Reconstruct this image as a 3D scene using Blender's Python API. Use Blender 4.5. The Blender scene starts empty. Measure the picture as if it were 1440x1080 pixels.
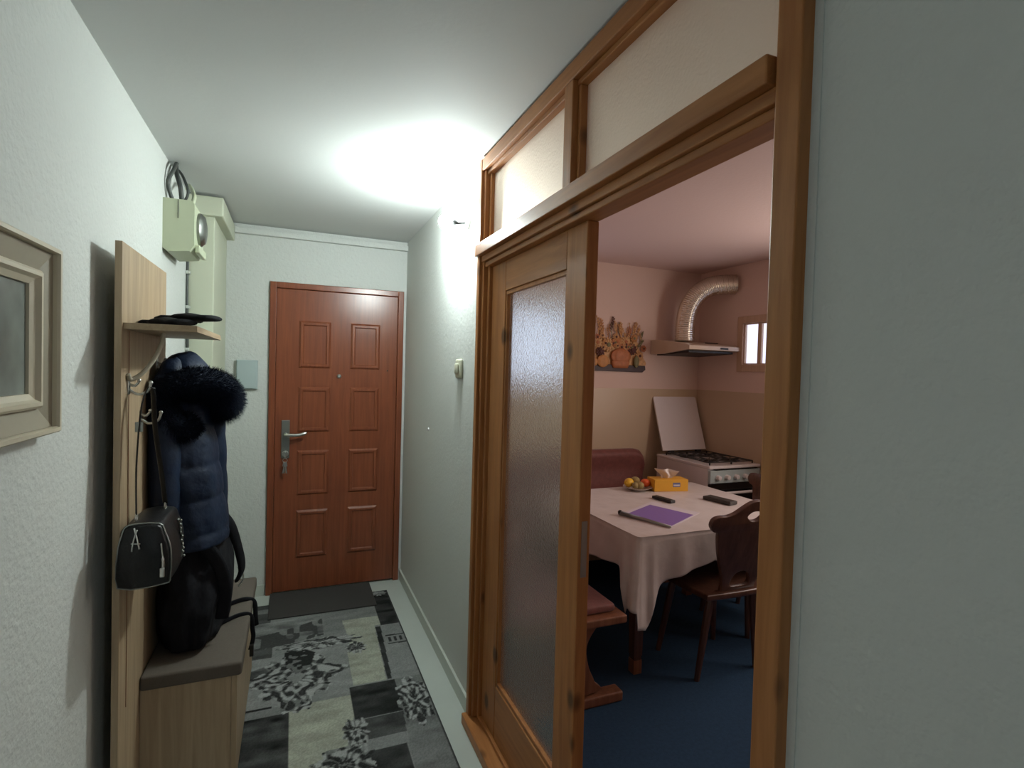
import bpy, bmesh, math, random
import numpy as np
from mathutils import Vector, Matrix, noise
random.seed(4)
R = math.radians
S = bpy.context.scene
COL = S.collection

# ------------------------------------------------------------------ materials
def new_mat(name):
    m = bpy.data.materials.new(name); m.use_nodes = True
    nt = m.node_tree
    return m, nt, nt.nodes['Principled BSDF']

def plain(name, rgb, rough=0.5, metal=0.0, var=0.06, scale=30, bump=0.0, bscale=200, spec=0.5, coat=0.0, sheen=0.0):
    """procedural colour with a little noise variation and optional noise bump"""
    m, nt, b = new_mat(name)
    tc = nt.nodes.new('ShaderNodeTexCoord')
    n = nt.nodes.new('ShaderNodeTexNoise'); n.inputs['Scale'].default_value = scale; n.inputs['Detail'].default_value = 3
    nt.links.new(tc.outputs['Object'], n.inputs['Vector'])
    mx = nt.nodes.new('ShaderNodeMix'); mx.data_type = 'RGBA'
    mx.inputs['A'].default_value = (*[c * (1 - var) for c in rgb], 1)
    mx.inputs['B'].default_value = (*[min(1, c * (1 + var)) for c in rgb], 1)
    nt.links.new(n.outputs['Fac'], mx.inputs['Factor'])
    nt.links.new(mx.outputs['Result'], b.inputs['Base Color'])
    b.inputs['Roughness'].default_value = rough
    b.inputs['Metallic'].default_value = metal
    b.inputs['Specular IOR Level'].default_value = spec
    b.inputs['Coat Weight'].default_value = coat
    b.inputs['Coat Roughness'].default_value = 0.15
    b.inputs['Sheen Weight'].default_value = sheen
    if bump:
        n2 = nt.nodes.new('ShaderNodeTexNoise'); n2.inputs['Scale'].default_value = bscale; n2.inputs['Detail'].default_value = 4
        nt.links.new(tc.outputs['Object'], n2.inputs['Vector'])
        bp = nt.nodes.new('ShaderNodeBump'); bp.inputs['Strength'].default_value = 1.0; bp.inputs['Distance'].default_value = bump
        nt.links.new(n2.outputs['Fac'], bp.inputs['Height']); nt.links.new(bp.outputs['Normal'], b.inputs['Normal'])
    return m

def plaster(name, rgb, bump=0.004, scale=55):
    """paint rolled over a lumpy stipple: rounded blobs"""
    m, nt, b = new_mat(name)
    tc = nt.nodes.new('ShaderNodeTexCoord')
    n = nt.nodes.new('ShaderNodeTexNoise'); n.inputs['Scale'].default_value = scale; n.inputs['Detail'].default_value = 2.5; n.inputs['Roughness'].default_value = .55
    nt.links.new(tc.outputs['Object'], n.inputs['Vector'])
    n2 = nt.nodes.new('ShaderNodeTexNoise'); n2.inputs['Scale'].default_value = 1.3; n2.inputs['Detail'].default_value = 3
    nt.links.new(tc.outputs['Object'], n2.inputs['Vector'])
    mx = nt.nodes.new('ShaderNodeMix'); mx.data_type = 'RGBA'
    mx.inputs['A'].default_value = (*[c * .96 for c in rgb], 1); mx.inputs['B'].default_value = (*[min(1, c * 1.03) for c in rgb], 1)
    nt.links.new(n2.outputs['Fac'], mx.inputs['Factor']); nt.links.new(mx.outputs['Result'], b.inputs['Base Color'])
    b.inputs['Roughness'].default_value = .75; b.inputs['Specular IOR Level'].default_value = .25
    bp = nt.nodes.new('ShaderNodeBump'); bp.inputs['Strength'].default_value = 1.0; bp.inputs['Distance'].default_value = bump
    nt.links.new(n.outputs['Fac'], bp.inputs['Height']); nt.links.new(bp.outputs['Normal'], b.inputs['Normal'])
    return m

def wood(name, dark, light, rough=.4, axis='Z', stretch=14, scale=9, knots=0.0, spec=.5, coat=0., bump=.0004):
    """grain along `axis`; knots adds dark round knots"""
    m, nt, b = new_mat(name)
    tc = nt.nodes.new('ShaderNodeTexCoord')
    mp = nt.nodes.new('ShaderNodeMapping')
    sc = [scale, scale, scale]; sc['XYZ'.index(axis)] = scale / stretch
    mp.inputs['Scale'].default_value = sc
    nt.links.new(tc.outputs['Object'], mp.inputs['Vector'])
    n = nt.nodes.new('ShaderNodeTexNoise'); n.inputs['Scale'].default_value = 4; n.inputs['Detail'].default_value = 6; n.inputs['Roughness'].default_value = .6; n.inputs['Distortion'].default_value = .6
    nt.links.new(mp.outputs['Vector'], n.inputs['Vector'])
    cr = nt.nodes.new('ShaderNodeValToRGB')
    cr.color_ramp.elements[0].position = .3; cr.color_ramp.elements[0].color = (*dark, 1)
    cr.color_ramp.elements[1].position = .7; cr.color_ramp.elements[1].color = (*light, 1)
    nt.links.new(n.outputs['Fac'], cr.inputs['Fac'])
    out = cr.outputs['Color']
    if knots:
        mp2 = nt.nodes.new('ShaderNodeMapping'); s2 = [7, 7, 7]; s2['XYZ'.index(axis)] = 4.5
        mp2.inputs['Scale'].default_value = s2; nt.links.new(tc.outputs['Object'], mp2.inputs['Vector'])
        v = nt.nodes.new('ShaderNodeTexVoronoi'); v.inputs['Scale'].default_value = 1.0
        nt.links.new(mp2.outputs['Vector'], v.inputs['Vector'])
        c2 = nt.nodes.new('ShaderNodeValToRGB')
        c2.color_ramp.elements[0].position = .10; c2.color_ramp.elements[0].color = (1, 1, 1, 1)
        c2.color_ramp.elements[1].position = .19; c2.color_ramp.elements[1].color = (0, 0, 0, 1)
        nt.links.new(v.outputs['Distance'], c2.inputs['Fac'])
        mu = nt.nodes.new('ShaderNodeMath'); mu.operation = 'MULTIPLY'; mu.inputs[1].default_value = knots
        nt.links.new(c2.outputs['Color'], mu.inputs[0])
        mx = nt.nodes.new('ShaderNodeMix'); mx.data_type = 'RGBA'
        mx.inputs['B'].default_value = (*[c * .25 for c in dark], 1)
        nt.links.new(mu.outputs[0], mx.inputs['Factor']); nt.links.new(out, mx.inputs['A'])
        out = mx.outputs['Result']
    nt.links.new(out, b.inputs['Base Color'])
    b.inputs['Roughness'].default_value = rough; b.inputs['Specular IOR Level'].default_value = spec
    b.inputs['Coat Weight'].default_value = coat; b.inputs['Coat Roughness'].default_value = .2
    bp = nt.nodes.new('ShaderNodeBump'); bp.inputs['Distance'].default_value = bump
    nt.links.new(n.outputs['Fac'], bp.inputs['Height']); nt.links.new(bp.outputs['Normal'], b.inputs['Normal'])
    return m

def obscured_glass(name, tint=(.93, .95, .95), diffuse=.25, trans=.3, rough=.35, gloss=.0):
    """ornament glass: rough refraction with a pebbled surface, part of the light scattered"""
    m, nt, b = new_mat(name)
    tc = nt.nodes.new('ShaderNodeTexCoord')
    n = nt.nodes.new('ShaderNodeTexNoise'); n.inputs['Scale'].default_value = 130; n.inputs['Detail'].default_value = 2
    nt.links.new(tc.outputs['Object'], n.inputs['Vector'])
    bp = nt.nodes.new('ShaderNodeBump'); bp.inputs['Distance'].default_value = .0012
    nt.links.new(n.outputs['Fac'], bp.inputs['Height'])
    b.inputs['Base Color'].default_value = (*tint, 1)
    b.inputs['Transmission Weight'].default_value = 1; b.inputs['Roughness'].default_value = rough; b.inputs['IOR'].default_value = 1.25
    nt.links.new(bp.outputs['Normal'], b.inputs['Normal'])
    tr = nt.nodes.new('ShaderNodeBsdfTranslucent'); tr.inputs['Color'].default_value = (*tint, 1)
    df = nt.nodes.new('ShaderNodeBsdfDiffuse'); df.inputs['Color'].default_value = (*tint, 1)
    nt.links.new(bp.outputs['Normal'], df.inputs['Normal'])
    m1 = nt.nodes.new('ShaderNodeMixShader'); m1.inputs[0].default_value = trans / (1 - diffuse)
    m2 = nt.nodes.new('ShaderNodeMixShader'); m2.inputs[0].default_value = diffuse
    nt.links.new(b.outputs[0], m1.inputs[1]); nt.links.new(tr.outputs[0], m1.inputs[2])
    nt.links.new(m1.outputs[0], m2.inputs[1]); nt.links.new(df.outputs[0], m2.inputs[2])
    gl = nt.nodes.new('ShaderNodeBsdfGlossy'); gl.inputs['Color'].default_value = (*tint, 1); gl.inputs['Roughness'].default_value = .55
    nt.links.new(bp.outputs['Normal'], gl.inputs['Normal'])
    m3 = nt.nodes.new('ShaderNodeMixShader'); m3.inputs[0].default_value = gloss
    nt.links.new(m2.outputs[0], m3.inputs[1]); nt.links.new(gl.outputs[0], m3.inputs[2])
    nt.links.new(m3.outputs[0], nt.nodes['Material Output'].inputs['Surface'])
    return m

def emitter(name, rgb, strength):
    m, nt, b = new_mat(name)
    b.inputs['Base Color'].default_value = (*rgb, 1)
    b.inputs['Emission Color'].default_value = (*rgb, 1); b.inputs['Emission Strength'].default_value = strength
    return m

M = {}
M['wall'] = plaster('hall wall paint', (.625, .64, .612))
M['wallL'] = M['wall']
M['wallS'] = plaster('smoother hall wall paint', (.625, .64, .612), bump=.0012)
M['ceil'] = plaster('hall ceiling paint', (.60, .61, .595), bump=.0004)
M['kwall'] = plaster('kitchen wall paint', (.74, .57, .49), bump=.001)
M['kceil'] = plaster('kitchen ceiling paint', (.70, .55, .51), bump=.001)
M['kdado'] = plain('beige gloss dado', (.56, .43, .29), rough=.35, var=.05, scale=4)
M['tile'] = plain('pale floor tile', (.50, .54, .50), rough=.3, var=.08, scale=5)
M['skirt'] = plain('skirting tile', (.50, .53, .48), rough=.4, var=.04, scale=8)
M['carpet'] = plain('blue carpet', (.035, .075, .135), rough=.95, var=.25, scale=60, bump=.003, bscale=300, spec=.1)
M['pine'] = wood('varnished pine upright', (.29, .105, .030), (.44, .185, .060), axis='Z', knots=.9, rough=.42, spec=.35)
M['pineY'] = wood('varnished pine rail', (.29, .105, .030), (.44, .185, .060), axis='Y', knots=.9, rough=.42, spec=.35)
M['pine_dark'] = wood('shadow brown pine', (.15, .065, .03), (.22, .10, .045), axis='Z', rough=.4)
M['door'] = wood('cherry door foil', (.165, .042, .018), (.245, .070, .029), axis='Z', stretch=22, scale=14, rough=.28, spec=.55, bump=.0001)
M['oak'] = wood('light oak board', (.31, .22, .135), (.45, .335, .215), axis='Z', stretch=16, scale=10, rough=.5, bump=.0001)
M['oakY'] = wood('light oak board lying', (.31, .22, .135), (.45, .335, .215), axis='Y', stretch=16, scale=10, rough=.5, bump=.0001)
M['walnut'] = wood('dark stained chair wood', (.065, .028, .018), (.14, .065, .042), axis='Z', rough=.32, coat=.3)
M['bench_wood'] = wood('reddish brown bench wood', (.17, .068, .035), (.30, .13, .07), axis='Z', rough=.38)
M['uphol'] = plain('red brown upholstery', (.20, .060, .048), rough=.6, var=.3, scale=35, bump=.001, bscale=120, sheen=.3)
M['cushion'] = plain('taupe seat fabric', (.120, .100, .083), rough=.9, spec=.2, var=.12, scale=120, bump=.0006, bscale=500)
M['cushion_dark'] = M['cushion']
M['steel'] = plain('brushed steel', (.62, .62, .60), rough=.28, metal=1, var=.04)
M['steel_dark'] = plain('dull steel plate', (.32, .33, .31), rough=.35, metal=1, var=.06)
M['alu'] = plain('corrugated aluminium', (.80, .76, .66), rough=.24, metal=1, var=.05)
M['nylon'] = plain('navy quilted nylon', (.005, .013, .036), rough=.55, var=.25, scale=25, bump=.006, bscale=22, spec=.35)
M['fur'] = plain('navy fur', (.006, .010, .022), rough=.85, var=.3, scale=60, spec=.2)
M['leather'] = plain('black leather', (.007, .007, .008), rough=.40, spec=.35, var=.2, bump=.0008, bscale=180)
M['black_cloth'] = plain('black backpack cloth', (.010, .010, .013), rough=.85, spec=.2, var=.3, scale=40, bump=.002, bscale=70)
M['black'] = plain('black plastic', (.012, .012, .012), rough=.4, var=.1)
M['rubber'] = plain('dark doormat pile', (.040, .037, .034), rough=.95, var=.35, scale=250, bump=.002, bscale=350)
M['cream'] = plain('cream frame paint', (.56, .50, .38), rough=.45, var=.05, scale=10)
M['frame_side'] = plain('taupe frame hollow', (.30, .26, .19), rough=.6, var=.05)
M['ivory'] = plain('ivory plastic', (.50, .54, .38), rough=.4, var=.03)
M['boxing'] = plain('cream painted boxing', (.55, .57, .44), rough=.55, var=.03, scale=3)
M['greybox'] = plain('pale grey box', (.42, .50, .50), rough=.5, var=.02)
M['cable'] = plain('grey black cable', (.05, .055, .05), rough=.5, var=.1)
M['white'] = plain('white enamel', (.74, .69, .68), rough=.25, var=.02)
M['hood'] = plain('cream enamel hood', (.62, .50, .38), rough=.3, var=.03)
M['iron'] = plain('cast iron grate', (.010, .010, .010), rough=.5, var=.1)
M['oven'] = plain('black oven glass', (.006, .006, .007), rough=.12, var=.1)
M['yellow'] = plain('yellow card box', (.78, .40, .035), rough=.5, var=.06, scale=20)
M['blue_print'] = plain('blue print', (.16, .17, .30), rough=.5)
M['tissue'] = plain('white tissue', (.80, .74, .70), rough=.9, var=.03)
M['lemon'] = plain('lemon skin', (.85, .50, .03), rough=.45, var=.08, bump=.001, bscale=90)
M['kiwi'] = plain('kiwi skin', (.33, .25, .10), rough=.8, var=.15, bump=.0006, bscale=200)
M['orange'] = plain('mandarin skin', (.85, .14, .03), rough=.45, var=.08, bump=.001, bscale=90)
M['porcelain'] = plain('porcelain', (.62, .56, .50), rough=.2, var=.02)
M['purple'] = plain('purple paper', (.26, .16, .46), rough=.5, var=.04)
M['paper'] = plain('white paper', (.72, .66, .70), rough=.6, var=.02)
M['glass'] = obscured_glass('ornament door glass', tint=(.86, .96, .93), diffuse=.02, trans=.02, rough=.22)
M['glass_t'] = obscured_glass('ornament transom glass', tint=(.98, .86, .76), diffuse=.42, trans=.27, rough=.4, gloss=.50)
M['bulb'] = emitter('lit lamp bulb', (.89, 1.0, .985), 960)
M['lamp_white'] = plain('white lamp metal', (.7, .72, .7), rough=.4)
M['pumpkin'] = plain('painted pumpkin orange', (.46, .17, .07), rough=.6, var=.3, scale=40)
M['peach'] = plain('painted peach', (.55, .26, .09), rough=.6, var=.3, scale=40)
M['petal'] = plain('painted petals', (.62, .36, .16), rough=.6, var=.35, scale=60)
M['darkflower'] = plain('painted brown flower', (.10, .03, .02), rough=.6, var=.3, scale=50)
M['leafgreen'] = plain('painted dull green', (.20, .19, .09), rough=.6, var=.3, scale=50)
M['plaque_base'] = plain('painted dark shelf', (.035, .012, .012), rough=.5, var=.2)
M['curtain'] = plain('pale frosted window film', (.75, .74, .78), rough=.6)

def satin_cloth():
    m, nt, b = new_mat('satin jacquard tablecloth')
    tc = nt.nodes.new('ShaderNodeTexCoord')
    v = nt.nodes.new('ShaderNodeTexVoronoi'); v.inputs['Scale'].default_value = 16
    nt.links.new(tc.outputs['Object'], v.inputs['Vector'])
    cr = nt.nodes.new('ShaderNodeValToRGB'); cr.color_ramp.elements[0].color = (.60, .53, .50, 1); cr.color_ramp.elements[1].color = (.68, .61, .58, 1)
    nt.links.new(v.outputs['Distance'], cr.inputs['Fac']); nt.links.new(cr.outputs['Color'], b.inputs['Base Color'])
    b.inputs['Roughness'].default_value = .38; b.inputs['Sheen Weight'].default_value = .2
    n = nt.nodes.new('ShaderNodeTexNoise'); n.inputs['Scale'].default_value = 9; n.inputs['Detail'].default_value = 3
    nt.links.new(tc.outputs['Object'], n.inputs['Vector'])
    bp = nt.nodes.new('ShaderNodeBump'); bp.inputs['Distance'].default_value = .006
    nt.links.new(n.outputs['Fac'], bp.inputs['Height']); nt.links.new(bp.outputs['Normal'], b.inputs['Normal'])
    return m
M['cloth'] = satin_cloth()

# ------------------------------------------------------------------ mesh building
class MB:
    def __init__(s): s.bm = bmesh.new()
    def box(s, lo, hi, bev=0.0, seg=2, rot=None, piv=None):
        t = bmesh.new(); bmesh.ops.create_cube(t, size=1)
        lo = Vector(lo); hi = Vector(hi); c = (lo + hi) / 2; d = hi - lo
        for v in t.verts: v.co = Vector((v.co.x * d.x, v.co.y * d.y, v.co.z * d.z)) + c
        if bev: bmesh.ops.bevel(t, geom=t.edges[:], offset=bev, segments=seg, affect='EDGES', profile=.5)
        if rot: s._rot(t, rot, piv if piv is not None else c)
        s._add(t); return s
    def _rot(s, t, rot, piv):
        mtx = Matrix.Translation(Vector(piv)) @ rot.to_4x4() @ Matrix.Translation(-Vector(piv))
        bmesh.ops.transform(t, matrix=mtx, verts=t.verts)
    def _add(s, t):
        me = bpy.data.meshes.new('tmp'); t.to_mesh(me); t.free(); s.bm.from_mesh(me); bpy.data.meshes.remove(me)
    def tube(s, pts, r, n=10, caps=True, closed=False, flat=None):
        pts = [Vector(p) for p in pts]; k = len(pts)
        rs = r if isinstance(r, (list, tuple)) else [r] * k
        rings = []; up = Vector((0, 0, 1))
        prev = None
        for i in range(k):
            a = pts[i - 1] if (i > 0 or closed) else pts[i]; b = pts[(i + 1) % k] if (i < k - 1 or closed) else pts[i]
            t = (b - a).normalized()
            if prev is None:
                u = t.cross(up)
                if u.length < .05: u = t.cross(Vector((1, 0, 0)))
                u.normalize()
            else:
                u = prev - t * prev.dot(t); u.normalize()
            prev = u; w = t.cross(u)
            fa, fb = (flat if flat else (1, 1))
            rings.append([s.bm.verts.new(pts[i] + (u * math.cos(2 * math.pi * j / n) * fa + w * math.sin(2 * math.pi * j / n) * fb) * rs[i]) for j in range(n)])
        rng = k if closed else k - 1
        for i in range(rng):
            A = rings[i]; B = rings[(i + 1) % k]
            for j in range(n): s.bm.faces.new((A[j], A[(j + 1) % n], B[(j + 1) % n], B[j]))
        if caps and not closed:
            s.bm.faces.new(rings[0][::-1]); s.bm.faces.new(rings[-1])
        return s
    def lathe(s, prof, c, n=24, axis='Z', sx=1, sy=1):
        c = Vector(c); rings = []
        for r, z in prof:
            ring = []
            for j in range(n):
                a = 2 * math.pi * j / n; p = Vector((r * math.cos(a) * sx, r * math.sin(a) * sy, z))
                if axis == 'X': p = Vector((p.z, p.x, p.y))
                if axis == 'Y': p = Vector((p.x, p.z, p.y))
                ring.append(s.bm.verts.new(c + p))
            rings.append(ring)
        for i in range(len(rings) - 1):
            for j in range(n): s.bm.faces.new((rings[i][j], rings[i][(j + 1) % n], rings[i + 1][(j + 1) % n], rings[i + 1][j]))
        s.bm.faces.new(rings[0][::-1]); s.bm.faces.new(rings[-1]); return s
    def ball(s, c, r, sc=(1, 1, 1), rot=None, u=16, v=10, fn=None):
        t = bmesh.new(); bmesh.ops.create_uvsphere(t, u_segments=u, v_segments=v, radius=1)
        for p in t.verts:
            q = p.co.copy()
            if fn: q = fn(q)
            p.co = Vector((q.x * r * sc[0], q.y * r * sc[1], q.z * r * sc[2]))
        if rot: bmesh.ops.transform(t, matrix=rot.to_4x4(), verts=t.verts)
        bmesh.ops.translate(t, vec=Vector(c), verts=t.verts); s._add(t); return s
    def quad(s, pts):
        s.bm.faces.new([s.bm.verts.new(Vector(p)) for p in pts]); return s
    def loft(s, rings, caps=True):
        vr = [[s.bm.verts.new(Vector(p)) for p in r] for r in rings]; n = len(vr[0])
        for i in range(len(vr) - 1):
            for j in range(n): s.bm.faces.new((vr[i][j], vr[i][(j + 1) % n], vr[i + 1][(j + 1) % n], vr[i + 1][j]))
        if caps: s.bm.faces.new(vr[0][::-1]); s.bm.faces.new(vr[-1])
        return s
    def plate(s, outlines, depth, mtx, bev=0.0):
        """2D outlines (first outer, rest holes) -> solid plate of `depth`, placed by mtx"""
        cu = bpy.data.curves.new('tmp', 'CURVE'); cu.dimensions = '2D'; cu.fill_mode = 'BOTH'
        cu.extrude = max(depth / 2 - bev, .0005); cu.bevel_depth = bev; cu.bevel_resolution = 2; cu.offset = -bev
        for o in outlines:
            sp = cu.splines.new('POLY'); sp.points.add(len(o) - 1)
            for p, q in zip(sp.points, o): p.co = (q[0], q[1], 0, 1)
            sp.use_cyclic_u = True
        ob = bpy.data.objects.new('tmp', cu); COL.objects.link(ob)
        dg = bpy.context.evaluated_depsgraph_get(); me = bpy.data.meshes.new_from_object(ob.evaluated_get(dg))
        COL.objects.unlink(ob); bpy.data.objects.remove(ob)
        t = bmesh.new(); t.from_mesh(me); bpy.data.meshes.remove(me)
        bmesh.ops.remove_doubles(t, verts=t.verts, dist=1e-5)
        bmesh.ops.transform(t, matrix=mtx, verts=t.verts); s._add(t); return s
    def build(s, name, mat, parent=None, smooth=False, world=True, angle=None):
        bmesh.ops.recalc_face_normals(s.bm, faces=s.bm.faces[:])
        me = bpy.data.meshes.new(name)
        if parent is not None and world:
            w = parent.location.copy(); q = parent.parent
            while q is not None: w += q.location; q = q.parent
            bmesh.ops.translate(s.bm, vec=-w, verts=s.bm.verts)
        s.bm.to_mesh(me); s.bm.free()
        o = bpy.data.objects.new(name, me); COL.objects.link(o)
        if parent is not None: o.parent = parent
        mats = mat if isinstance(mat, (list, tuple)) else [mat]
        for m in mats: me.materials.append(m)
        if smooth or angle:
            me.shade_smooth()
            if angle: me.set_sharp_from_angle(angle=R(angle))
        return o

def tag(o, label, cat, group=None, kind=None):
    o['label'] = label; o['category'] = cat
    if group: o['group'] = group
    if kind: o['kind'] = kind
    return o
def struct(o, label=None):
    o['kind'] = 'structure'
    if label: o['label'] = label
    return o
def empty(name, loc):
    o = bpy.data.objects.new(name, None); COL.objects.link(o); o.location = loc; o.empty_display_size = .1
    return o
def basis(ex, ey, o):
    ex = Vector(ex).normalized(); ey = Vector(ey).normalized(); ez = ex.cross(ey)
    return Matrix(((ex.x, ey.x, ez.x, o[0]), (ex.y, ey.y, ez.y, o[1]), (ex.z, ey.z, ez.z, o[2]), (0, 0, 0, 1)))
def smooth_poly(pts, n=6):
    """closed Catmull-Rom through pts"""
    out = []; k = len(pts)
    for i in range(k):
        p0, p1, p2, p3 = pts[i - 1], pts[i], pts[(i + 1) % k], pts[(i + 2) % k]
        for j in range(n):
            t = j / n
            out.append(tuple(.5 * (2 * p1[a] + (p2[a] - p0[a]) * t + (2 * p0[a] - 5 * p1[a] + 4 * p2[a] - p3[a]) * t * t + (3 * p1[a] - p0[a] - 3 * p2[a] + p3[a]) * t ** 3) for a in range(len(p1))))
    return out
def spline(pts, n=6):
    out = []; k = len(pts)
    for i in range(k - 1):
        p0, p1, p2, p3 = pts[max(i - 1, 0)], pts[i], pts[i + 1], pts[min(i + 2, k - 1)]
        for j in range(n):
            t = j / n
            out.append(tuple(.5 * (2 * p1[a] + (p2[a] - p0[a]) * t + (2 * p0[a] - 5 * p1[a] + 4 * p2[a] - p3[a]) * t * t + (3 * p1[a] - p0[a] - 3 * p2[a] + p3[a]) * t ** 3) for a in range(len(p1))))
    out.append(tuple(pts[-1])); return out

# ------------------------------------------------------------------ dimensions
XL, XR, D, HC = -.526, .735, 3.81, 2.40     # hall: left wall, right wall, far wall, ceiling
XK, DK, KN = 3.27, 3.70, -.30               # kitchen: right wall, far wall, near wall
YB = -3.6                                   # back of the hall
XP = .71                                    # hall face of the glazed partition
XK0 = .80                                   # kitchen side of the dividing wall

# ------------------------------------------------------------------ room shell
struct(MB().box((XL - .1, YB - .1, -.06), (XR + .0, D + .1, 0)).build('floor', M['tile']))
struct(MB().box((XR, KN - .1, -.06), (XK + .1, DK + .1, .0)).build('floor', M['carpet']), 'blue carpet floor of the kitchen')
struct(MB().box((XL - .1, YB - .1, HC), (XR + .035, D + .1, HC + .06)).build('ceiling', M['ceil']))
struct(MB().box((XR + .035, KN - .1, HC), (XK + .1, DK + .1, HC + .06)).build('ceiling', M['kceil']), 'kitchen ceiling')
struct(MB().box((XL - .1, YB - .1, 0), (XL, D + .1, HC)).build('wall_left', M['wallL']))
# far wall with the entrance door opening; added rear plate blocks light leaks
w = MB()
w.box((XL, D, 0), (-.150, D + .1, HC)); w.box((.718, D, 0), (XR, D + .1, HC)); w.box((-.150, D, 2.053), (.718, D + .1, HC)); w.box((-.150, D + .06, 0), (.718, D + .1, 2.053))
struct(w.build('wall_far', M['wall']))
# right wall, far piece and near piece (opening for an added window behind the camera)
struct(MB().box((XR, 2.15, 0), (XK0, D + .1, HC)).build('wall_right', M['wallS']))
w = MB()
w.box((XR, -.75, 0), (XK0, .60, HC)); w.box((XR, YB, 0), (XK0, -1.35, HC))
w.box((XR, -1.35, 0), (XK0, -.75, 1.10)); w.box((XR, -1.35, 1.90), (XK0, -.75, HC))
# ragged plaster edge along the casing
for i in range(60):
    z = HC * i / 60; h = HC / 60
    w.box((XR - .0025, .585, z), (XR + .01, .603 + .004 * noise.noise(Vector((0, 0, z * 9))) + .003 * random.random(), z + h))
struct(w.build('wall_right', M['wall']))
struct(MB().box((XL, YB - .1, 0), (XR, YB, HC)).build('wall_back', M['wall']))
# kitchen walls: painted above, gloss dado below 1.40
Z1 = 1.395
def two_tone(name, boxes):
    up = MB()
    for lo, hi in boxes: up.box(lo, hi)
    return struct(up.build(name, M['kwall']))
# far wall with a small window added for the bluish glow
wx0, wx1, wz0, wz1 = 1.40, 2.06, 1.42, 2.02
kf = two_tone('wall_kitchen_far', [((XK0, DK, 0), (wx0, DK + .1, HC)), ((wx1, DK, 0), (XK + .1, DK + .1, HC)), ((wx0, DK, 0), (wx1, DK + .1, wz0)), ((wx0, DK, wz1), (wx1, DK + .1, HC))])
MB().box((XK0, DK - .003, 0), (XK, DK + .001, Z1)).build('dado', M['kdado'], kf)
ky0, ky1, kz0, kz1 = 2.80, 3.205, 1.61, 1.935      # small window in the kitchen right wall
by0, by1, bz0, bz1 = 1.15, 2.35, 1.05, 2.20          # large kitchen window, out of view
kr = two_tone('wall_kitchen_right', [((XK, KN, 0), (XK + .035, by0, HC)), ((XK, by0, 0), (XK + .035, by1, bz0)), ((XK, by0, bz1), (XK + .035, by1, HC)),
     ((XK, by1, 0), (XK + .035, ky0, HC)), ((XK, ky0, 0), (XK + .035, ky1, kz0)), ((XK, ky0, kz1), (XK + .035, ky1, HC)), ((XK, ky1, 0), (XK + .035, DK, HC))])
MB().box((XK - .003, by1 + .03, 0), (XK + .001, DK, Z1)).box((XK - .003, by0 - .03, 0), (XK + .001, by1 + .03, bz0 - .02)).box((XK - .003, KN, 0), (XK + .001, by0 - .03, Z1)).build('dado', M['kdado'], kr)
two_tone('wall_kitchen_near', [((XK0, KN - .1, 0), (XK + .1, KN, HC))])
# kitchen skin on the back of the dividing wall
two_tone('wall_kitchen_left', [((XK0, 2.155, 0), (XK0 + .006, DK, HC)), ((XK0, KN, 0), (XK0 + .006, .60, HC))])

# skirting
b = MB(); b.box((XR - .012, 2.152, 0), (XR, D, .070), .001); struct(b.build('baseboard_right', M['skirt']))
b = MB(); b.box((-.40, D - .012, 0), (-.155, D, .070), .001); struct(b.build('baseboard_far', M['skirt']))

# pipe boxing in the far left corner + ceiling trunk + thin cornice duct
t = MB(); t.box((XL, 3.25, 0), (-.400, D, 2.29), .004)
boxing = struct(t.build('trim_1', M['boxing']), 'cream painted pipe boxing in the far left corner')
t = MB(); t.box((XL, 3.215, 2.285), (-.355, D, 2.385), .006); t.build('trunk_cover', M['boxing'], boxing)
t = MB(); t.box((-.355, D - .035, 2.335), (XR, D, 2.372), .005)
struct(t.build('trim_2', M['wall']), 'thin white duct along the top of the far wall')

# ------------------------------------------------------------------ entrance door
DY = 3.793
door = struct(empty('door_1', (.284, DY, 0)), 'cherry brown panelled entrance door')
f = MB()
f.box((-.147, DY - .005, 0), (-.108, D + .05, 2.050), .004); f.box((.676, DY - .005, 0), (.715, D + .05, 2.050), .004)
f.box((-.109, DY - .005, 2.012), (.677, D + .05, 2.050), .004)
f.build('door_frame', M['door'], door)
f = MB().box((-.107, DY + .006, .012), (.675, DY + .050, 2.010), .003)
leaf = f.build('door_leaf', M['door'], door)
def frustum(mb, x0, x1, z0, z1, y, h, s):
    o = [(x0, y, z0), (x1, y, z0), (x1, y, z1), (x0, y, z1)]
    i1 = [(x0 + s, y - h, z0 + s), (x1 - s, y - h, z0 + s), (x1 - s, y - h, z1 - s), (x0 + s, y - h, z1 - s)]
    q = s * 2.0
    i2 = [(x0 + q, y - h, z0 + q), (x1 - q, y - h, z0 + q), (x1 - q, y - h, z1 - q), (x0 + q, y - h, z1 - q)]
    q2 = s * 2.5
    i3 = [(x0 + q2, y - h * .35, z0 + q2), (x1 - q2, y - h * .35, z0 + q2), (x1 - q2, y - h * .35, z1 - q2), (x0 + q2, y - h * .35, z1 - q2)]
    mb.loft([o, i1, i2, i3], caps=True)
for (x0, x1) in ((.030, .232), (.358, .556)):
    for (z0, z1) in ((1.495, 1.808), (1.068, 1.372), (.648, .948), (.228, .548)):
        p = MB(); frustum(p, x0, x1, z0, z1, DY + .007, .011, .013); p.build('door_panel', M['door'], leaf)
hp = MB().box((-.066, DY - .006, .900), (-.016, DY + .008, 1.150), .003)
plate = hp.build('handle_plate', M['steel_dark'], leaf)
h = MB(); h.tube([(-.040, DY, 1.058), (-.040, DY - .045, 1.058)], .011, 14)
h.tube(spline([(-.040, DY - .042, 1.058), (.0, DY - .050, 1.055), (.045, DY - .050, 1.057), (.088, DY - .046, 1.070)]), [.009] * 3 + [.0105] * 13 + [.009, .008, .006], 12, flat=(1, 1.1))
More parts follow.
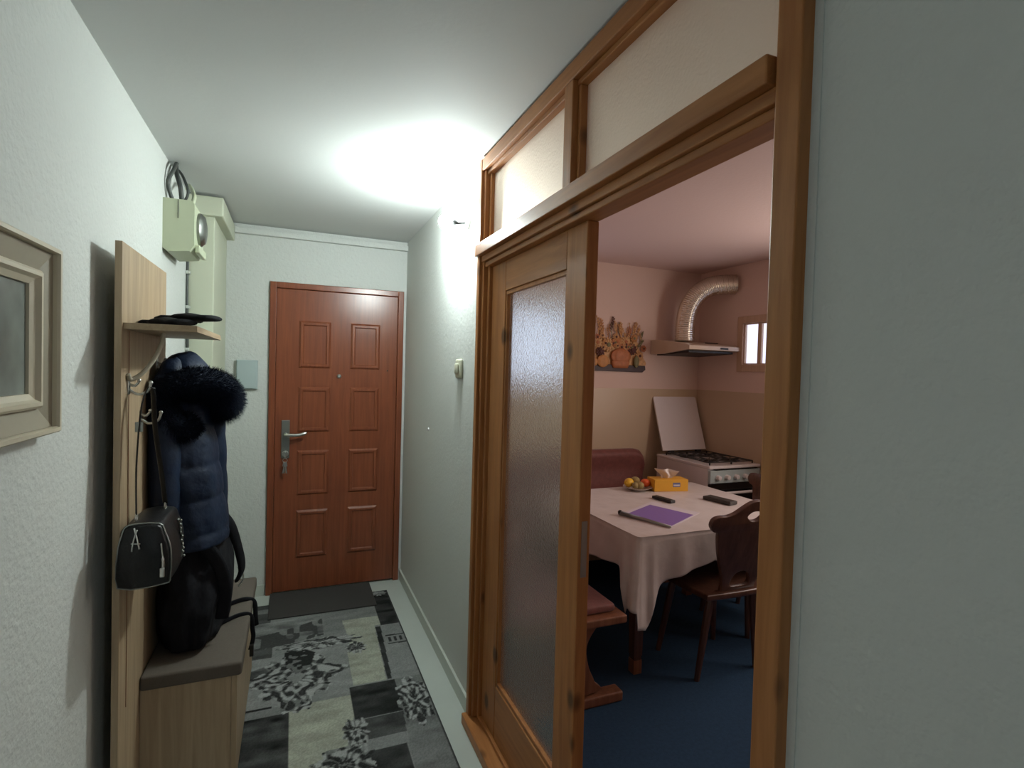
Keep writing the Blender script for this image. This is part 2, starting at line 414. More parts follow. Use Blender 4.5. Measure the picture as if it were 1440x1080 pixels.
h.build('door_handle', M['steel'], leaf, smooth=True)
h = MB(); h.lathe([(.021, 0), (.021, -.010), (.017, -.014)], (-.041, DY - .005, .930), 20, 'Y'); h.box((-.046, DY - .030, .905), (-.036, DY - .004, .945), .003)
h.build('lock_cylinder', M['steel'], leaf, smooth=False)
h = MB(); h.lathe([(.014, .008), (.014, -.006), (.010, -.010), (.007, -.006)], (.288, DY, 1.446), 20, 'Y'); h.build('peephole', M['steel'], leaf, angle=40)
h = MB(); h.lathe([(.005, .008), (.005, -.002)], (.610, DY + .005, 1.49), 12, 'Y'); h.build('leaf_plug', M['black'], leaf)
# keys in the lock
k = empty('key_bunch', (-.041, DY - .03, .80)); tag(k, 'bunch of keys hanging from the lock of the brown entrance door', 'keys')
r_ = MB(); r_.tube([(-.041 + .014 * math.cos(a), DY - .033, .890 + .014 * math.sin(a)) for a in [i * R(20) for i in range(18)]], .0016, 6, closed=True); r_.build('key_ring', M['steel'], k, smooth=True)
for dx, an, m in ((-.004, -8, 'steel'), (.004, 10, 'steel'), (.0, 2, 'steel_dark')):
    q = MB(); ro = Matrix.Rotation(R(an), 3, 'Y'); yy = DY - .033 + dx
    q.box((-.041 - .011, yy - .001, .850), (-.041 + .011, yy + .001, .880), .0008, rot=ro, piv=(-.041, yy, .878))
    q.box((-.041 - .004, yy - .001, .805), (-.041 + .004, yy + .001, .850), .0008, rot=ro, piv=(-.041, yy, .878))
    q.build('key', M[m], k)

# pale grey box left of the door
g = empty('wall_box', (-.273, D, 1.445)); tag(g, 'small pale grey wall box on the white wall left of the entrance door', 'box')
MB().box((-.335, D - .028, 1.352), (-.212, D, 1.538), .003).build('housing', M['greybox'], g)
MB().box((-.331, D - .034, 1.356), (-.216, D - .0275, 1.534), .003).build('cover', M['greybox'], g)

# ------------------------------------------------------------------ glazed pine partition (trim) with transoms and door leaf
P = struct(empty('trim_3', (XP, 1.375, 0)), 'honey coloured pine partition frame between hall and kitchen')
XB = .790
def rail(name, y0, y1, z0, z1, x0=XP, x1=XB, b=.003, m='pineY'):
    return MB().box((x0, y0, z0), (x1, y1, z1), b).build(name, M[m], P)
# far post: casing, groove, inner jamb
rail('post', 2.118, 2.150, 0.0, 2.385, XP - .002, XB, m='pine'); rail('post', 2.098, 2.1175, 0.05, 2.36, XP + .010, XB - .002, m='pine')
rail('post', 2.076, 2.0975, 0.05, 2.35, XP + .028, XB - .004, m='pine')
# near post
rail('post', .600, .648, 0.0, 2.395, XP - .002, XB, m='pine'); 
# rails
rail('top_rail', .6485, 2.1175, 2.335, 2.385, XP, XB); rail('top_rail', .6485, 2.0975, 2.318, 2.3345, XP + .018, XB - .006)
rail('header_rail', .655, 2.1495, 1.985, 2.033, XP - .014, XB - .004); rail('header_rail', .6485, 2.1175, 1.958, 1.9845, XP + .006, XB - .002)
rail('header_rail', .6485, 2.0975, 1.938, 1.9575, XP + .016, XB)
rail('mullion', 1.345, 1.395, 2.0335, 2.3345, XP + .002, XB - .002, m='pine'); rail('mullion', 1.3955, 1.410, 2.0335, 2.3175, XP + .020, XB - .004, m='pine'); rail('mullion', 1.330, 1.3445, 2.0335, 2.3175, XP + .020, XB - .004, m='pine')
rail('sill', .6485, 2.1495, 0.0, .045, XP - .022, XB + .01, .004); rail('sill', .6485, 2.1175, .0455, .062, XP + .030, XB + .005, .002)
gp = MB().box((.752, 1.4105, 2.034), (.757, 2.0755, 2.3175)).build('window_1', M['glass_t']); struct(gp, 'bright frosted transom pane beside the wall lamp')
gp = MB().box((.752, .6485, 2.034), (.757, 1.3295, 2.3175)).build('window_2', M['glass_t']); struct(gp, 'long frosted transom pane over the kitchen opening')
# leaf
L = struct(empty('door_2', (.767, 1.69, .062)), 'pine door leaf glazed with tall frosted pane')
lx0, lx1 = .752, .790
LY0, LY1, LZ0, LZ1 = 1.31, 2.0755, .0625, 1.9375
MB().box((lx0, LY0, LZ0), (lx1, LY0 + .118, LZ1), .003).build('stile', M['pine'], L)
MB().box((lx0, LY1 - .150, LZ0), (lx1, LY1, LZ1), .003).build('stile', M['pine'], L)
MB().box((lx0, LY0 + .1185, 1.820), (lx1, LY1 - .1505, LZ1), .003).build('leaf_rail', M['pineY'], L)
MB().box((lx0, LY0 + .1185, LZ0), (lx1, LY1 - .1505, .272), .003).build('leaf_rail', M['pineY'], L)
ya, yb = LY0 + .1185, LY1 - .1505
bd = MB()
bd.box((lx0 + .004, ya, 1.805), (lx0 + .018, yb, 1.8195), .002); bd.box((lx0 + .004, ya, .2725), (lx0 + .018, yb, .288), .002)
bd.box((lx0 + .004, ya, .2885), (lx0 + .018, ya + .010, 1.8045), .002); bd.box((lx0 + .004, yb - .010, .2885), (lx0 + .018, yb, 1.8045), .002)
bd.build('glazing_bead', M['pine'], L)
MB().box((lx0 + .020, ya, .273), (lx0 + .025, yb, 1.8195)).build('pane', M['glass'], L)
MB().box((lx0 + .010, LY0 - .002, .93), (lx0 + .028, LY0 + .001, 1.09), .0005).build('strike_plate', M['steel_dark'], L)

# ------------------------------------------------------------------ added fill window behind the camera, kitchen windows, added glow window
def window_frame(name, ax, a0, a1, z0, z1, p0, p1, wth=.05, mull=1, m='cream', label=None):
    o = struct(empty(name, (p0 if ax == 'y' else (a0 + a1) / 2, (a0 + a1) / 2 if ax == 'y' else p0, z0)), label)
    def bx(mb, u0, u1, v0, v1):
        if ax == 'y': mb.box((p0, u0, v0), (p1, u1, v1), .004)
        else: mb.box((u0, p0, v0), (u1, p1, v1), .004)
    f = MB(); bx(f, a0, a0 + wth, z0, z1); bx(f, a1 - wth, a1, z0, z1); bx(f, a0 + wth, a1 - wth, z0, z0 + wth); bx(f, a0 + wth, a1 - wth, z1 - wth, z1)
    for i in range(mull):
        c = a0 + (a1 - a0) * (i + 1) / (mull + 1); bx(f, c - wth * .4, c + wth * .4, z0 + wth, z1 - wth)
    f.build('window_frame', M[m], o)
    return o
window_frame('added_window_3', 'y', -1.35, -.75, 1.10, 1.90, XR + .02, XR + .06, label='window added behind the viewer to let in fill daylight')
window_frame('window_4', 'y', by0, by1, bz0, bz1, XK + .002, XK + .030, label='large kitchen window out of sight')
M['architrave'] = wood('pale peach window casing', (.52, .36, .24), (.62, .44, .31), axis='Z', rough=.4)
o5 = window_frame('window_5', 'y', ky0, ky1, kz0, kz1, XK + .004, XK + .030, wth=.012, mull=0, m='architrave', label='small bright kitchen window beside the cooker hood')
c = MB()
c.box((XK - .010, ky1 - .002, kz0 - .055), (XK - .0005, ky1 + .055, kz1 + .055), .004); c.box((XK - .010, ky0 - .055, kz0 - .055), (XK - .0005, ky0 + .002, kz1 + .055), .004)
c.box((XK - .010, ky0, kz1 - .002), (XK - .0005, ky1, kz1 + .055), .004); c.box((XK - .010, ky0, kz0 - .055), (XK - .0005, ky1, kz0 + .002), .004)
c.build('casing', M['architrave'], o5)
c = MB(); c.box((XK + .005, 3.035, kz0 + .001), (XK + .029, 3.070, kz1 - .001), .003); c.build('mullion', M['architrave'], o5)
M['clear'] = new_mat('clear window glass')[0]
_b = M['clear'].node_tree.nodes['Principled BSDF']; _b.inputs['Transmission Weight'].default_value = 1; _b.inputs['Roughness'].default_value = .0; _b.inputs['IOR'].default_value = 1.01
MB().box((XK + .014, ky0 + .012, kz0 + .012), (XK + .017, ky1 - .012, kz1 - .012)).build('pane', M['clear'], o5)
o6 = window_frame('added_window_6', 'x', wx0, wx1, wz0, wz1, DK + .02, DK + .06, wth=.03, label='small window added in the kitchen far wall for the glow in the frosted leaf')
MB().box((wx0 + .03, DK + .035, wz0 + .03), (wx1 - .03, DK + .038, wz1 - .03)).build('pane', M['clear'], o6)

# ------------------------------------------------------------------ things on the left wall
# picture frame
pf = empty('picture_frame', (XL, 1.27, 1.345)); tag(pf, 'cream stepped picture frame with grey print hanging on the left wall', 'picture')
y0, y1, z0, z1 = 1.02, 1.512, 1.345, 1.757
def ring_frame(y0, y1, z0, z1, prof):
    """prof: list of (inset, height off wall) swept round a rectangle"""
    mb = MB(); rings = []
    for ins, h in prof:
        rings.append([(XL + h, y0 + ins, z0 + ins), (XL + h, y1 - ins, z0 + ins), (XL + h, y1 - ins, z1 - ins), (XL + h, y0 + ins, z1 - ins)])
    mb.loft(rings + [rings[0]], caps=False)
    return mb
ring_frame(y0, y1, z0, z1, [(0, .001), (0, .034), (.004, .040), (.012, .040), (.014, .034), (.014, .001)]).build('outer_moulding', M['cream'], pf)
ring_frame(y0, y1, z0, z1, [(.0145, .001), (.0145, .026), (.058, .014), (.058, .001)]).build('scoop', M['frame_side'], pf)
ring_frame(y0, y1, z0, z1, [(.0585, .001), (.0585, .022), (.064, .027), (.072, .027), (.078, .018), (.090, .012), (.090, .001)]).build('inner_moulding', M['cream'], pf)
M['print'] = plain('blurred grey print', (.20, .22, .20), rough=.3, var=.9, scale=9)
MB().box((XL + .001, y0 + .0905, z0 + .0905), (XL + .006, y1 - .0905, z1 - .0905)).build('print', M['print'], pf)

# fuse / meter box with cables
mb_ = empty('meter_box', (XL, 2.80, 1.97)); tag(mb_, 'ivory electric meter box high on the left wall near the ceiling', 'meter box')
q = MB(); prof = [(XL, 2.00), (XL + .020, 1.985), (XL + .100, 1.995), (XL + .118, 2.02), (XL + .118, 2.20), (XL + .108, 2.212), (XL, 2.212)]
q.loft([[(x, 2.69, z) for x, z in prof], [(x, 2.94, z) for x, z in prof]]); hb = q.build('housing', M['ivory'], mb_)
q = MB(); q.lathe([(.074, .0), (.074, .012), (.060, .026), (.030, .032)], (XL + .117, 2.815, 2.115), 28, 'X'); q.build('dial_window', M['steel_dark'], mb_, angle=40)
q = MB(); q.box((XL + .116, 2.72, 1.995), (XL + .135, 2.91, 2.03), .004); q.build('terminal_cover', M['ivory'], mb_)
q = MB(); q.box((XL + .055, 2.6885, 2.13), (XL + .058, 2.6901, 2.21)); q.build('seam', M['cable'], mb_)
q = MB()
q.tube(spline([(XL + .03, 2.76, 2.205), (XL + .012, 2.72, 2.28), (XL + .03, 2.74, 2.35), (XL + .03, 2.80, 2.398)]), .008, 8)
q.tube(spline([(XL + .06, 2.76, 2.205), (XL + .055, 2.74, 2.28), (XL + .035, 2.78, 2.34), (XL + .02, 2.84, 2.398)]), .010, 8)
q.tube(spline([(XL + .045, 2.80, 2.205), (XL + .075, 2.80, 2.27), (XL + .05, 2.84, 2.35), (XL + .02, 2.90, 2.398)]), .006, 8)
cb = q.build('cable_bundle', M['cable'], mb_, smooth=True); tag_ = cb
q = MB(); q.tube(spline([(XL + .085, 2.80, 2.205), (XL + .100, 2.80, 2.26), (XL + .06, 2.92, 2.34), (XL + .03, 3.05, 2.36)]), .009, 8); q.build('pale_cable', M['ivory'], mb_, smooth=True)
# vertical cable in the corner
vc = empty('wall_cable', (XL + .006, 3.20, .4)); tag(vc, 'thin dark cable clipped upright beside the cream pipe boxing', 'cable')
pts = [(XL + .008 + .003 * math.sin(z * 9), 3.232 + .004 * math.sin(z * 7), z) for z in [.4 + i * .05 for i in range(38)]]
MB().tube(pts, .0075, 8).build('cable', M['cable'], vc, smooth=True)
for z in (1.98, 1.80, 1.58, 1.2, .8):
    MB().box((XL, 3.219, z - .008), (XL + .020, 3.246, z + .008), .003).build('clip', M['skirt'], vc)

# thermostat / switch on right wall
sw = empty('wall_switch', (XR, 2.44, 1.52)); tag(sw, 'small ivory rounded switch on the white wall left of the pine frame', 'switch')
M['sw'] = plain('aged ivory switch', (.52, .52, .40), rough=.4)
MB().box((XR - .016, 2.395, 1.470), (XR, 2.485, 1.562), .010, 3).build('plate', M['sw'], sw, smooth=True)
MB().box((XR - .026, 2.415, 1.490), (XR - .014, 2.465, 1.542), .008, 3).build('rocker', M['sw'], sw, smooth=True)
wp = MB().lathe([(.010, 0), (.010, -.004), (.006, -.007)], (XR, 3.05, 1.16), 14, 'X').build('wall_fixing', M['white']); tag(wp, 'tiny white round fixing on the wall right of the entrance door', 'fixing')

# ------------------------------------------------------------------ wall lamp
LX, LY, LZ = .652, 2.41, 2.195
lamp = empty('wall_lamp', (XR, LY, LZ)); tag(lamp, 'glaring lit wall lamp near the ceiling beside the pine frame', 'lamp')
MB().lathe([(.030, 0), (.030, -.010), (.018, -.018)], (XR, LY - .04, LZ - .01), 24, 'X').build('base', M['lamp_white'], lamp, angle=40)
MB().tube([(XR - .015, LY - .04, LZ - .01), (XR - .045, LY - .035, LZ - .015), (XR - .060, LY - .02, LZ - .008), (LX + .012, LY - .006, LZ - .002)], [.006, .006, .012, .014], 12).build('socket', M['black'], lamp, smooth=True)
MB().ball((LX - .012, LY + .015, LZ), .032).build('bulb', M['bulb'], lamp, smooth=True)

# ------------------------------------------------------------------ coat rack with shoe bench
RY0, RY1, RX = 1.855, 2.43, -.460
rk = empty('coat_rack', (RX - .02, 2.14, 0)); tag(rk, 'light oak coat rack with shelf standing against the left wall', 'coat rack')
MB().box((RX - .018, RY0, .02), (RX, RY1, 1.855), .001).build('back_panel', M['oak'], rk)
MB().box((XL + .002, RY0 + .30, .05), (RX - .0185, RY0 + .33, 1.80), .001).build('wall_batten', M['oak'], rk)
MB().box((XL + .002, RY1 - .06, .05), (RX - .0185, RY1 - .03, 1.80), .001).build('wall_batten', M['oak'], rk)
MB().box((RX + .0005, RY0 + .012, 1.603), (-.272, RY1, 1.622), .001).build('shelf', M['oakY'], rk)
gr = MB(); gr.box((RX, RY0 + .075, .45), (RX + .0015, RY0 + .077, 1.60)); gr.build('panel_seam', M['bench_wood'], rk)
def hook(y, z, s=1.0, m='steel', double=True):
    h = MB()
    h.box((RX, y - .010, z - .022), (RX + .004, y + .010, z + .022), .0015)
    h.tube(spline([(RX + .003, y, z - .008), (RX + .025 * s, y, z - .022), (RX + .050 * s, y, z - .012), (RX + .058 * s, y, z + .012 * s)]), .0042, 10)
    h.ball((RX + .058 * s, y, z + .014 * s), .0062, u=10, v=8)
    if double:
        h.tube(spline([(RX + .003, y, z + .008), (RX + .018, y, z + .004), (RX + .028, y, z + .018)]), .0038, 10); h.ball((RX + .028, y, z + .020), .0055, u=10, v=8)
    return h.build('hook', M[m], rk, smooth=True)
hook(1.925, 1.432); hook(2.065, 1.330); hook(2.28, 1.50, 1.1)
M['hanger'] = plain('pale plastic hanger', (.46, .42, .33), rough=.4)
h = MB(); h.tube(spline([(RX + .006, 1.90, 1.47), (RX + .010, 1.915, 1.455), (RX + .035, 1.93, 1.475), (RX + .062, 1.95, 1.52), (RX + .075, 1.97, 1.565), (RX + .078, 1.985, 1.600)]), .0065, 10)
h.build('shelf_bracket', M['hanger'], rk, smooth=True)

# bench
BY0, BY1, BX1 = 2.095, 2.90, -.168
be = empty('shoe_bench', (-.31, 2.5, 0)); tag(be, 'light oak shoe bench with taupe cushion in front of the coat rack', 'bench')
MB().box((RX + .001, BY0, .0), (BX1 - .0185, BY0 + .018, .405), .001).build('side_panel', M['oak'], be)
MB().box((RX + .001, BY1 - .018, .0), (BX1 - .0185, BY1, .405), .001).build('side_panel', M['oak'], be)
MB().box((BX1 - .018, BY0, .0095), (BX1, BY1, .405), .001).build('front_panel', M['oak'], be)
MB().box((RX + .001, BY0 + .0185, .02), (RX + .012, BY1 - .0185, .405)).build('rear_panel', M['oak'], be)
MB().box((RX + .001, BY0 - .012, .4055), (BX1 + .016, BY1 + .010, .4555), .010, 3).build('cushion', M['cushion'], be, smooth=True)

# gloves on shelf
def glove(x, y, rz, z0, label, group=None):
    g = empty('glove', (x, y, z0)); tag(g, label, 'glove', group)
    ro = Matrix.Rotation(rz, 3, 'Z')
    b = MB()
    ring = []
    for t, wd, hh in ((-.11, .036, .010), (-.06, .034, .011), (-.02, .040, .014), (.02, .042, .013), (.045, .038, .010)):
        ring.append([Vector((wd * math.cos(a), t, .001 + hh + hh * math.sin(a))) for a in [i * math.pi / 8 for i in range(16)]])
    b.loft(ring)
    for i, (fx, ln) in enumerate(((-.028, .055), (-.010, .066), (.009, .062), (.027, .048))):
        b.tube([(fx, .035, .010), (fx * 1.15, .05 + ln * .5, .012), (fx * 1.2, .045 + ln, .009)], [.0095, .009, .006], 8)
    b.tube([(.030, -.02, .011), (.052, .005, .011), (.058, .035, .009)], [.011, .010, .006], 8)
    for v in b.bm.verts: v.co = ro @ v.co
    for v in b.bm.verts: v.co += Vector((x, y, z0))
    b.build('glove_body', M['black_cloth'], g, smooth=True)
glove(-.375, 1.985, R(38), 1.6225, 'dark glove lying nearest the wall on the rack shelf', 'gloves on the rack shelf')
glove(-.322, 2.015, R(48), 1.6420, 'dark glove lying across the other at the shelf front edge', 'gloves on the rack shelf')

# ------------------------------------------------------------------ navy puffer jacket
def blob_ring(cx, cy, z, rx, ry, n=40, seed=0, amp=.06, rot=0):
    out = []
    for i in range(n):
        a = 2 * math.pi * i / n
        k = 1 + amp * noise.noise(Vector((math.cos(a) * 1.6 + seed, math.sin(a) * 1.6, z * 5))) + amp * .45 * noise.noise(Vector((math.cos(a) * 4.5 + seed, math.sin(a) * 4.5 + z * 6, z * 11)))
        x = rx * math.cos(a) * k; y = ry * math.sin(a) * k
        out.append((max(cx + x * math.cos(rot) - y * math.sin(rot), RX + .006), cy + x * math.sin(rot) + y * math.cos(rot), z))
    return out
jk = empty('puffer_jacket', (-.37, 2.32, 1.5)); tag(jk, 'navy blue quilted puffer jacket with fur hood hanging on the coat rack', 'jacket')
rings = []
prof = [(.800, -.350, .112, .150), (.86, -.348, .118, .158), (.95, -.350, .112, .155), (1.05, -.356, .104, .150), (1.15, -.362, .098, .145), (1.25, -.368, .092, .135), (1.33, -.372, .085, .118), (1.40, -.376, .075, .095), (1.46, -.385, .055, .065)]
zs = [.835 + i * .008 for i in range(79)]
for z in zs:
    for a, b_ in zip(prof, prof[1:]):
        if a[0] <= z <= b_[0] + 1e-6:
            t = (z - a[0]) / (b_[0] - a[0]); cx, rx, ry = [a[i] + (b_[i] - a[i]) * t for i in (1, 2, 3)]
            break
    ph = ((z - .885) % .125) / .125
    puff = .93 + .08 * max(0, math.sin(math.pi * ph)) ** .45
    zz = z + .0
    rings.append(blob_ring(cx, 2.32, zz, rx * puff, ry * puff, 48, 3, .10))
b = MB(); b.loft(rings); b.build('body', M['nylon'], jk, smooth=True)
# sleeve hanging on the viewer's side
b = MB(); rr = []; n = 34
for i in range(n):
    t = i / (n - 1); z = 1.36 - t * .50
    puff = .92 + .10 * abs(math.sin(math.pi * (t * 4))) ** .5
    rr.append([(max(-.415 + .01 * t + (.052 - .008 * t) * puff * math.cos(a), RX + .003), 2.185 - .012 * math.sin(t * 3) + (.062 - .012 * t) * puff * math.sin(a), z) for a in [k * R(18) for k in range(20)]])
b.loft(rr); b.build('sleeve', M['nylon'], jk, smooth=True)
b = MB(); rr = []
for i in range(n):
    t = i / (n - 1); z = 1.36 - t * .53
    puff = .92 + .10 * abs(math.sin(math.pi * (t * 4))) ** .5
    rr.append([(-.300 + .028 * t + (.050 - .006 * t) * puff * math.cos(a), 2.395 + (.060 - .012 * t) * puff * math.sin(a), z) for a in [k * R(18) for k in range(20)]])
b.loft(rr); b.build('sleeve', M['nylon'], jk, smooth=True)
# hood: folded bag hanging from the hook, opening towards the room
def hoodfn(q):
    k = 1 + .09 * noise.noise(q * 2.2 + Vector((4, 1, 0)))
    return q * k
b = MB(); b.ball((-.372, 2.315, 1.445), .10, (.88, 1.25, 1.05), u=28, v=18, fn=hoodfn)
b.ball((-.400, 2.24, 1.42), .085, (.66, 1.0, 1.25), u=24, v=16, fn=hoodfn)
for v in b.bm.verts: v.co.x = max(v.co.x, RX + .004)
b.build('hood', M['nylon'], jk, smooth=True)
# fur trim: thick roll along the hood edge, with hairs
fp = spline([(-.425, 2.17, 1.40), (-.390, 2.165, 1.425), (-.345, 2.18, 1.435), (-.295, 2.22, 1.435), (-.252, 2.27, 1.415), (-.232, 2.31, 1.375), (-.245, 2.33, 1.335), (-.285, 2.33, 1.325)], 6)
fr = [.036 + .022 * math.sin(math.pi * min(1, i / (len(fp) - 1) * 1.0)) for i in range(len(fp))]
b = MB(); b.tube(fp, fr, 14)
fp2 = spline([(-.425, 2.17, 1.40), (-.420, 2.165, 1.35), (-.395, 2.17, 1.30), (-.365, 2.19, 1.28), (-.345, 2.22, 1.30)], 6)
fr2 = [.046] * len(fp2); b.tube(fp2, fr2, 14)
def hairs(mb, path, rad, count, ln):
    for _ in range(count):
        i = random.randrange(len(path) - 1); t = random.random()
        p = Vector(path[i]).lerp(Vector(path[i + 1]), t); tn = (Vector(path[i + 1]) - Vector(path[i])).normalized()
        d = Vector((random.gauss(0, 1), random.gauss(0, 1), random.gauss(0, 1))); d -= tn * d.dot(tn)
        if d.length < .01: continue
        d.normalize(); r0 = rad[i] * .9; base = p + d * r0
        tip = p + d * (r0 + ln * random.uniform(.4, 1.1)) + tn * random.uniform(-.012, .012) + Vector((0, 0, -.006))
        sd = d.cross(tn) * .0014
        if min(base.x, tip.x) < RX + .002: continue
        mb.quad([base - sd, base + sd, tip + sd * .2, tip - sd * .2])
hairs(b, fp, fr, 14000, .024); hairs(b, fp2, fr2, 8000, .022)
b.build('fur_trim', M['fur'], jk)
zp = MB(); zp.tube(spline([(-.368, 2.165, 1.20), (-.372, 2.160, 1.12), (-.376, 2.165, 1.04), (-.380, 2.17, .95)]), .0022, 6); zp.build('zip', M['steel_dark'], jk, smooth=True)

# ------------------------------------------------------------------ black handbag
hb = empty('handbag', (-.395, 1.925, .86)); tag(hb, 'small black leather shoulder bag with zips hanging from a rack hook', 'bag')
def bag_ring(y, sc):
    pts = []
    base = [(-.062, .0), (.050, .0), (.066, .020), (.066, .10), (.052, .150), (.036, .178), (-.036, .178), (-.052, .150), (-.062, .10)]
    for x, z in smooth_poly(base, 3): pts.append((max(-.392 + x * sc, RX + .003), y, .862 + .089 + (z - .089) * sc))
    return pts
b = MB(); b.loft([bag_ring(y, s) for y, s in ((1.800, .90), (1.806, .97), (1.825, 1.0), (1.92, 1.03), (2.01, 1.0), (2.032, .96), (2.038, .88))]); b.build('bag_body', M['leather'], hb, smooth=True)
z_ = MB()
for y in (1.8155,):
    pr = [p for p in bag_ring(y, 1.0)]
    z_.tube([(p[0] + (.001 if p[0] > -.392 else -.0005), p[1] - .002, p[2]) for p in pr], .0028, 6, closed=True)
z_.build('zip', M['steel_dark'], hb, smooth=True)
z_ = MB(); z_.tube(spline([(-.346, 1.798, .985), (-.342, 1.796, .95), (-.340, 1.795, .925), (-.342, 1.797, .90)]), [.0022] * 8 + [.004] * 11, 6)
z_.box((-.348, 1.790, .888), (-.336, 1.796, .915), .002); z_.build('zip_pull', M['steel'], hb, smooth=True)
z_ = MB(); z_.tube(spline([(-.327, 1.93, 1.02), (-.322, 1.95, .97), (-.322, 1.97, .92), (-.325, 1.975, .885)]), .004, 6)
for i in range(10): z_.ball((-.320 + random.uniform(-.003, .003), 1.93 + i * .005, 1.015 - i * .014), .0042, u=8, v=6)
z_.build('chain_charm', M['steel_dark'], hb, smooth=True)
for (x, y) in ((-.420, 1.855), (-.372, 1.985)):
    z_ = MB(); z_.tube([(x, y + .010 * math.cos(a), 1.050 + .012 * math.sin(a)) for a in [i * R(24) for i in range(15)]], .0022, 6, closed=True)
    z_.box((x - .006, y - .008, 1.030), (x + .006, y + .008, 1.042), .002); z_.build('strap_ring', M['steel'], hb, smooth=True)
s1 = MB()
s1.tube(spline([(-.420, 1.855, 1.060), (-.424, 1.868, 1.20), (-.420, 1.892, 1.36), (-.412, 1.925, 1.425), (-.400, 1.93, 1.430), (-.398, 1.937, 1.415), (-.395, 1.955, 1.30), (-.380, 1.975, 1.15), (-.372, 1.985, 1.060)], 8), .009, 8, flat=(.25, 1))
s1.build('strap', M['leather'], hb, smooth=True)
s1 = MB(); s1.box((-.432, 1.880, 1.300), (-.412, 1.890, 1.330), .002); s1.build('strap_buckle', M['steel_dark'], hb)
z_ = MB(); z_.tube(spline([(-.412, 1.798, 1.035), (-.404, 1.794, 1.005), (-.398, 1.794, .975)]), .0022, 6); z_.tube(spline([(-.404, 1.796, 1.030), (-.412, 1.793, 1.00), (-.416, 1.793, .97)]), .0022, 6)
z_.tube([(-.418, 1.793, .992), (-.396, 1.793, .990)], .0018, 6); z_.build('letter_charm', M['steel'], hb, smooth=True)

# ------------------------------------------------------------------ black backpack on the bench
bp_ = empty('backpack', (-.36, 2.46, .456)); tag(bp_, 'slumped black backpack on the bench cushion under the navy jacket', 'backpack')
rings = []
pf_ = [(.458, -.352, .085, .20), (.475, -.346, .108, .245), (.55, -.342, .122, .265), (.65, -.340, .124, .255), (.75, -.342, .114, .23), (.84, -.345, .102, .20), (.91, -.348, .084, .16), (.96, -.352, .058, .10), (.985, -.354, .020, .03)]
for z, cx, rx, ry in spline(pf_, 5): rings.append(blob_ring(cx, 2.42, z, rx, ry, 64, 9, .22))
b = MB(); b.loft(rings); b.build('bag_body', M['black_cloth'], bp_, smooth=True)
rings = []
for z, cx, rx, ry in spline([(.475, -.295, .02, .08), (.50, -.288, .05, .11), (.58, -.282, .055, .12), (.66, -.285, .048, .11), (.71, -.300, .02, .07)], 5): rings.append(blob_ring(cx, 2.47, z, rx, ry, 40, 5, .14))
b = MB(); b.loft(rings); b.build('front_pocket', M['black_cloth'], bp_, smooth=True)
b = MB(); b.tube(spline([(-.262, 2.37, .92), (-.225, 2.44, .84), (-.205, 2.53, .72), (-.195, 2.585, .62), (-.212, 2.62, .56)], 8), .026, 10, flat=(.35, 1)); b.build('shoulder_strap', M['black_cloth'], bp_, smooth=True)
b = MB(); b.tube(spline([(-.345, 2.215, .90), (-.262, 2.22, .80), (-.225, 2.24, .68), (-.235, 2.25, .55)], 8), .024, 10, flat=(.35, 1)); b.build('side_panel', M['black_cloth'], bp_, smooth=True)
b = MB(); b.tube(spline([(-.40, 2.36, .955), (-.375, 2.38, 1.0), (-.34, 2.42, 1.01), (-.315, 2.45, .965)], 6), .010, 8); b.build('carry_handle', M['black_cloth'], bp_, smooth=True)
b = MB(); b.tube(spline([(-.215, 2.60, .620), (-.196, 2.615, .59), (-.192, 2.62, .555), (-.21, 2.62, .525)], 6), .0030, 6); b.build('zip', M['steel'], bp_, smooth=True)
b = MB()
b.tube(spline([(-.25, 2.56, .470), (-.21, 2.60, .468), (-.170, 2.62, .462), (-.145, 2.625, .440), (-.140, 2.63, .37), (-.136, 2.64, .33)], 6), .010, 8, flat=(.3, 1))
b.tube(spline([(-.30, 2.34, .472), (-.25, 2.40, .468), (-.19, 2.46, .464), (-.150, 2.47, .450), (-.143, 2.475, .39), (-.140, 2.48, .35), (-.150, 2.48, .30)], 6), .009, 8, flat=(.3, 1))
b.build('loose_strap', M['black_cloth'], bp_, smooth=True)
b = MB(); b.box((-.153, 2.465, .275), (-.137, 2.495, .325), .003); b.build('strap_buckle', M['black'], bp_)

# ------------------------------------------------------------------ doormat and rug
dm = MB(); dm.box((-.118, 3.395, .0085), (.512, 3.785, .0165), .004, 2)
tag(dm.build('doormat', M['rubber']), 'plain dark grey doormat in front of the entrance door', 'doormat')

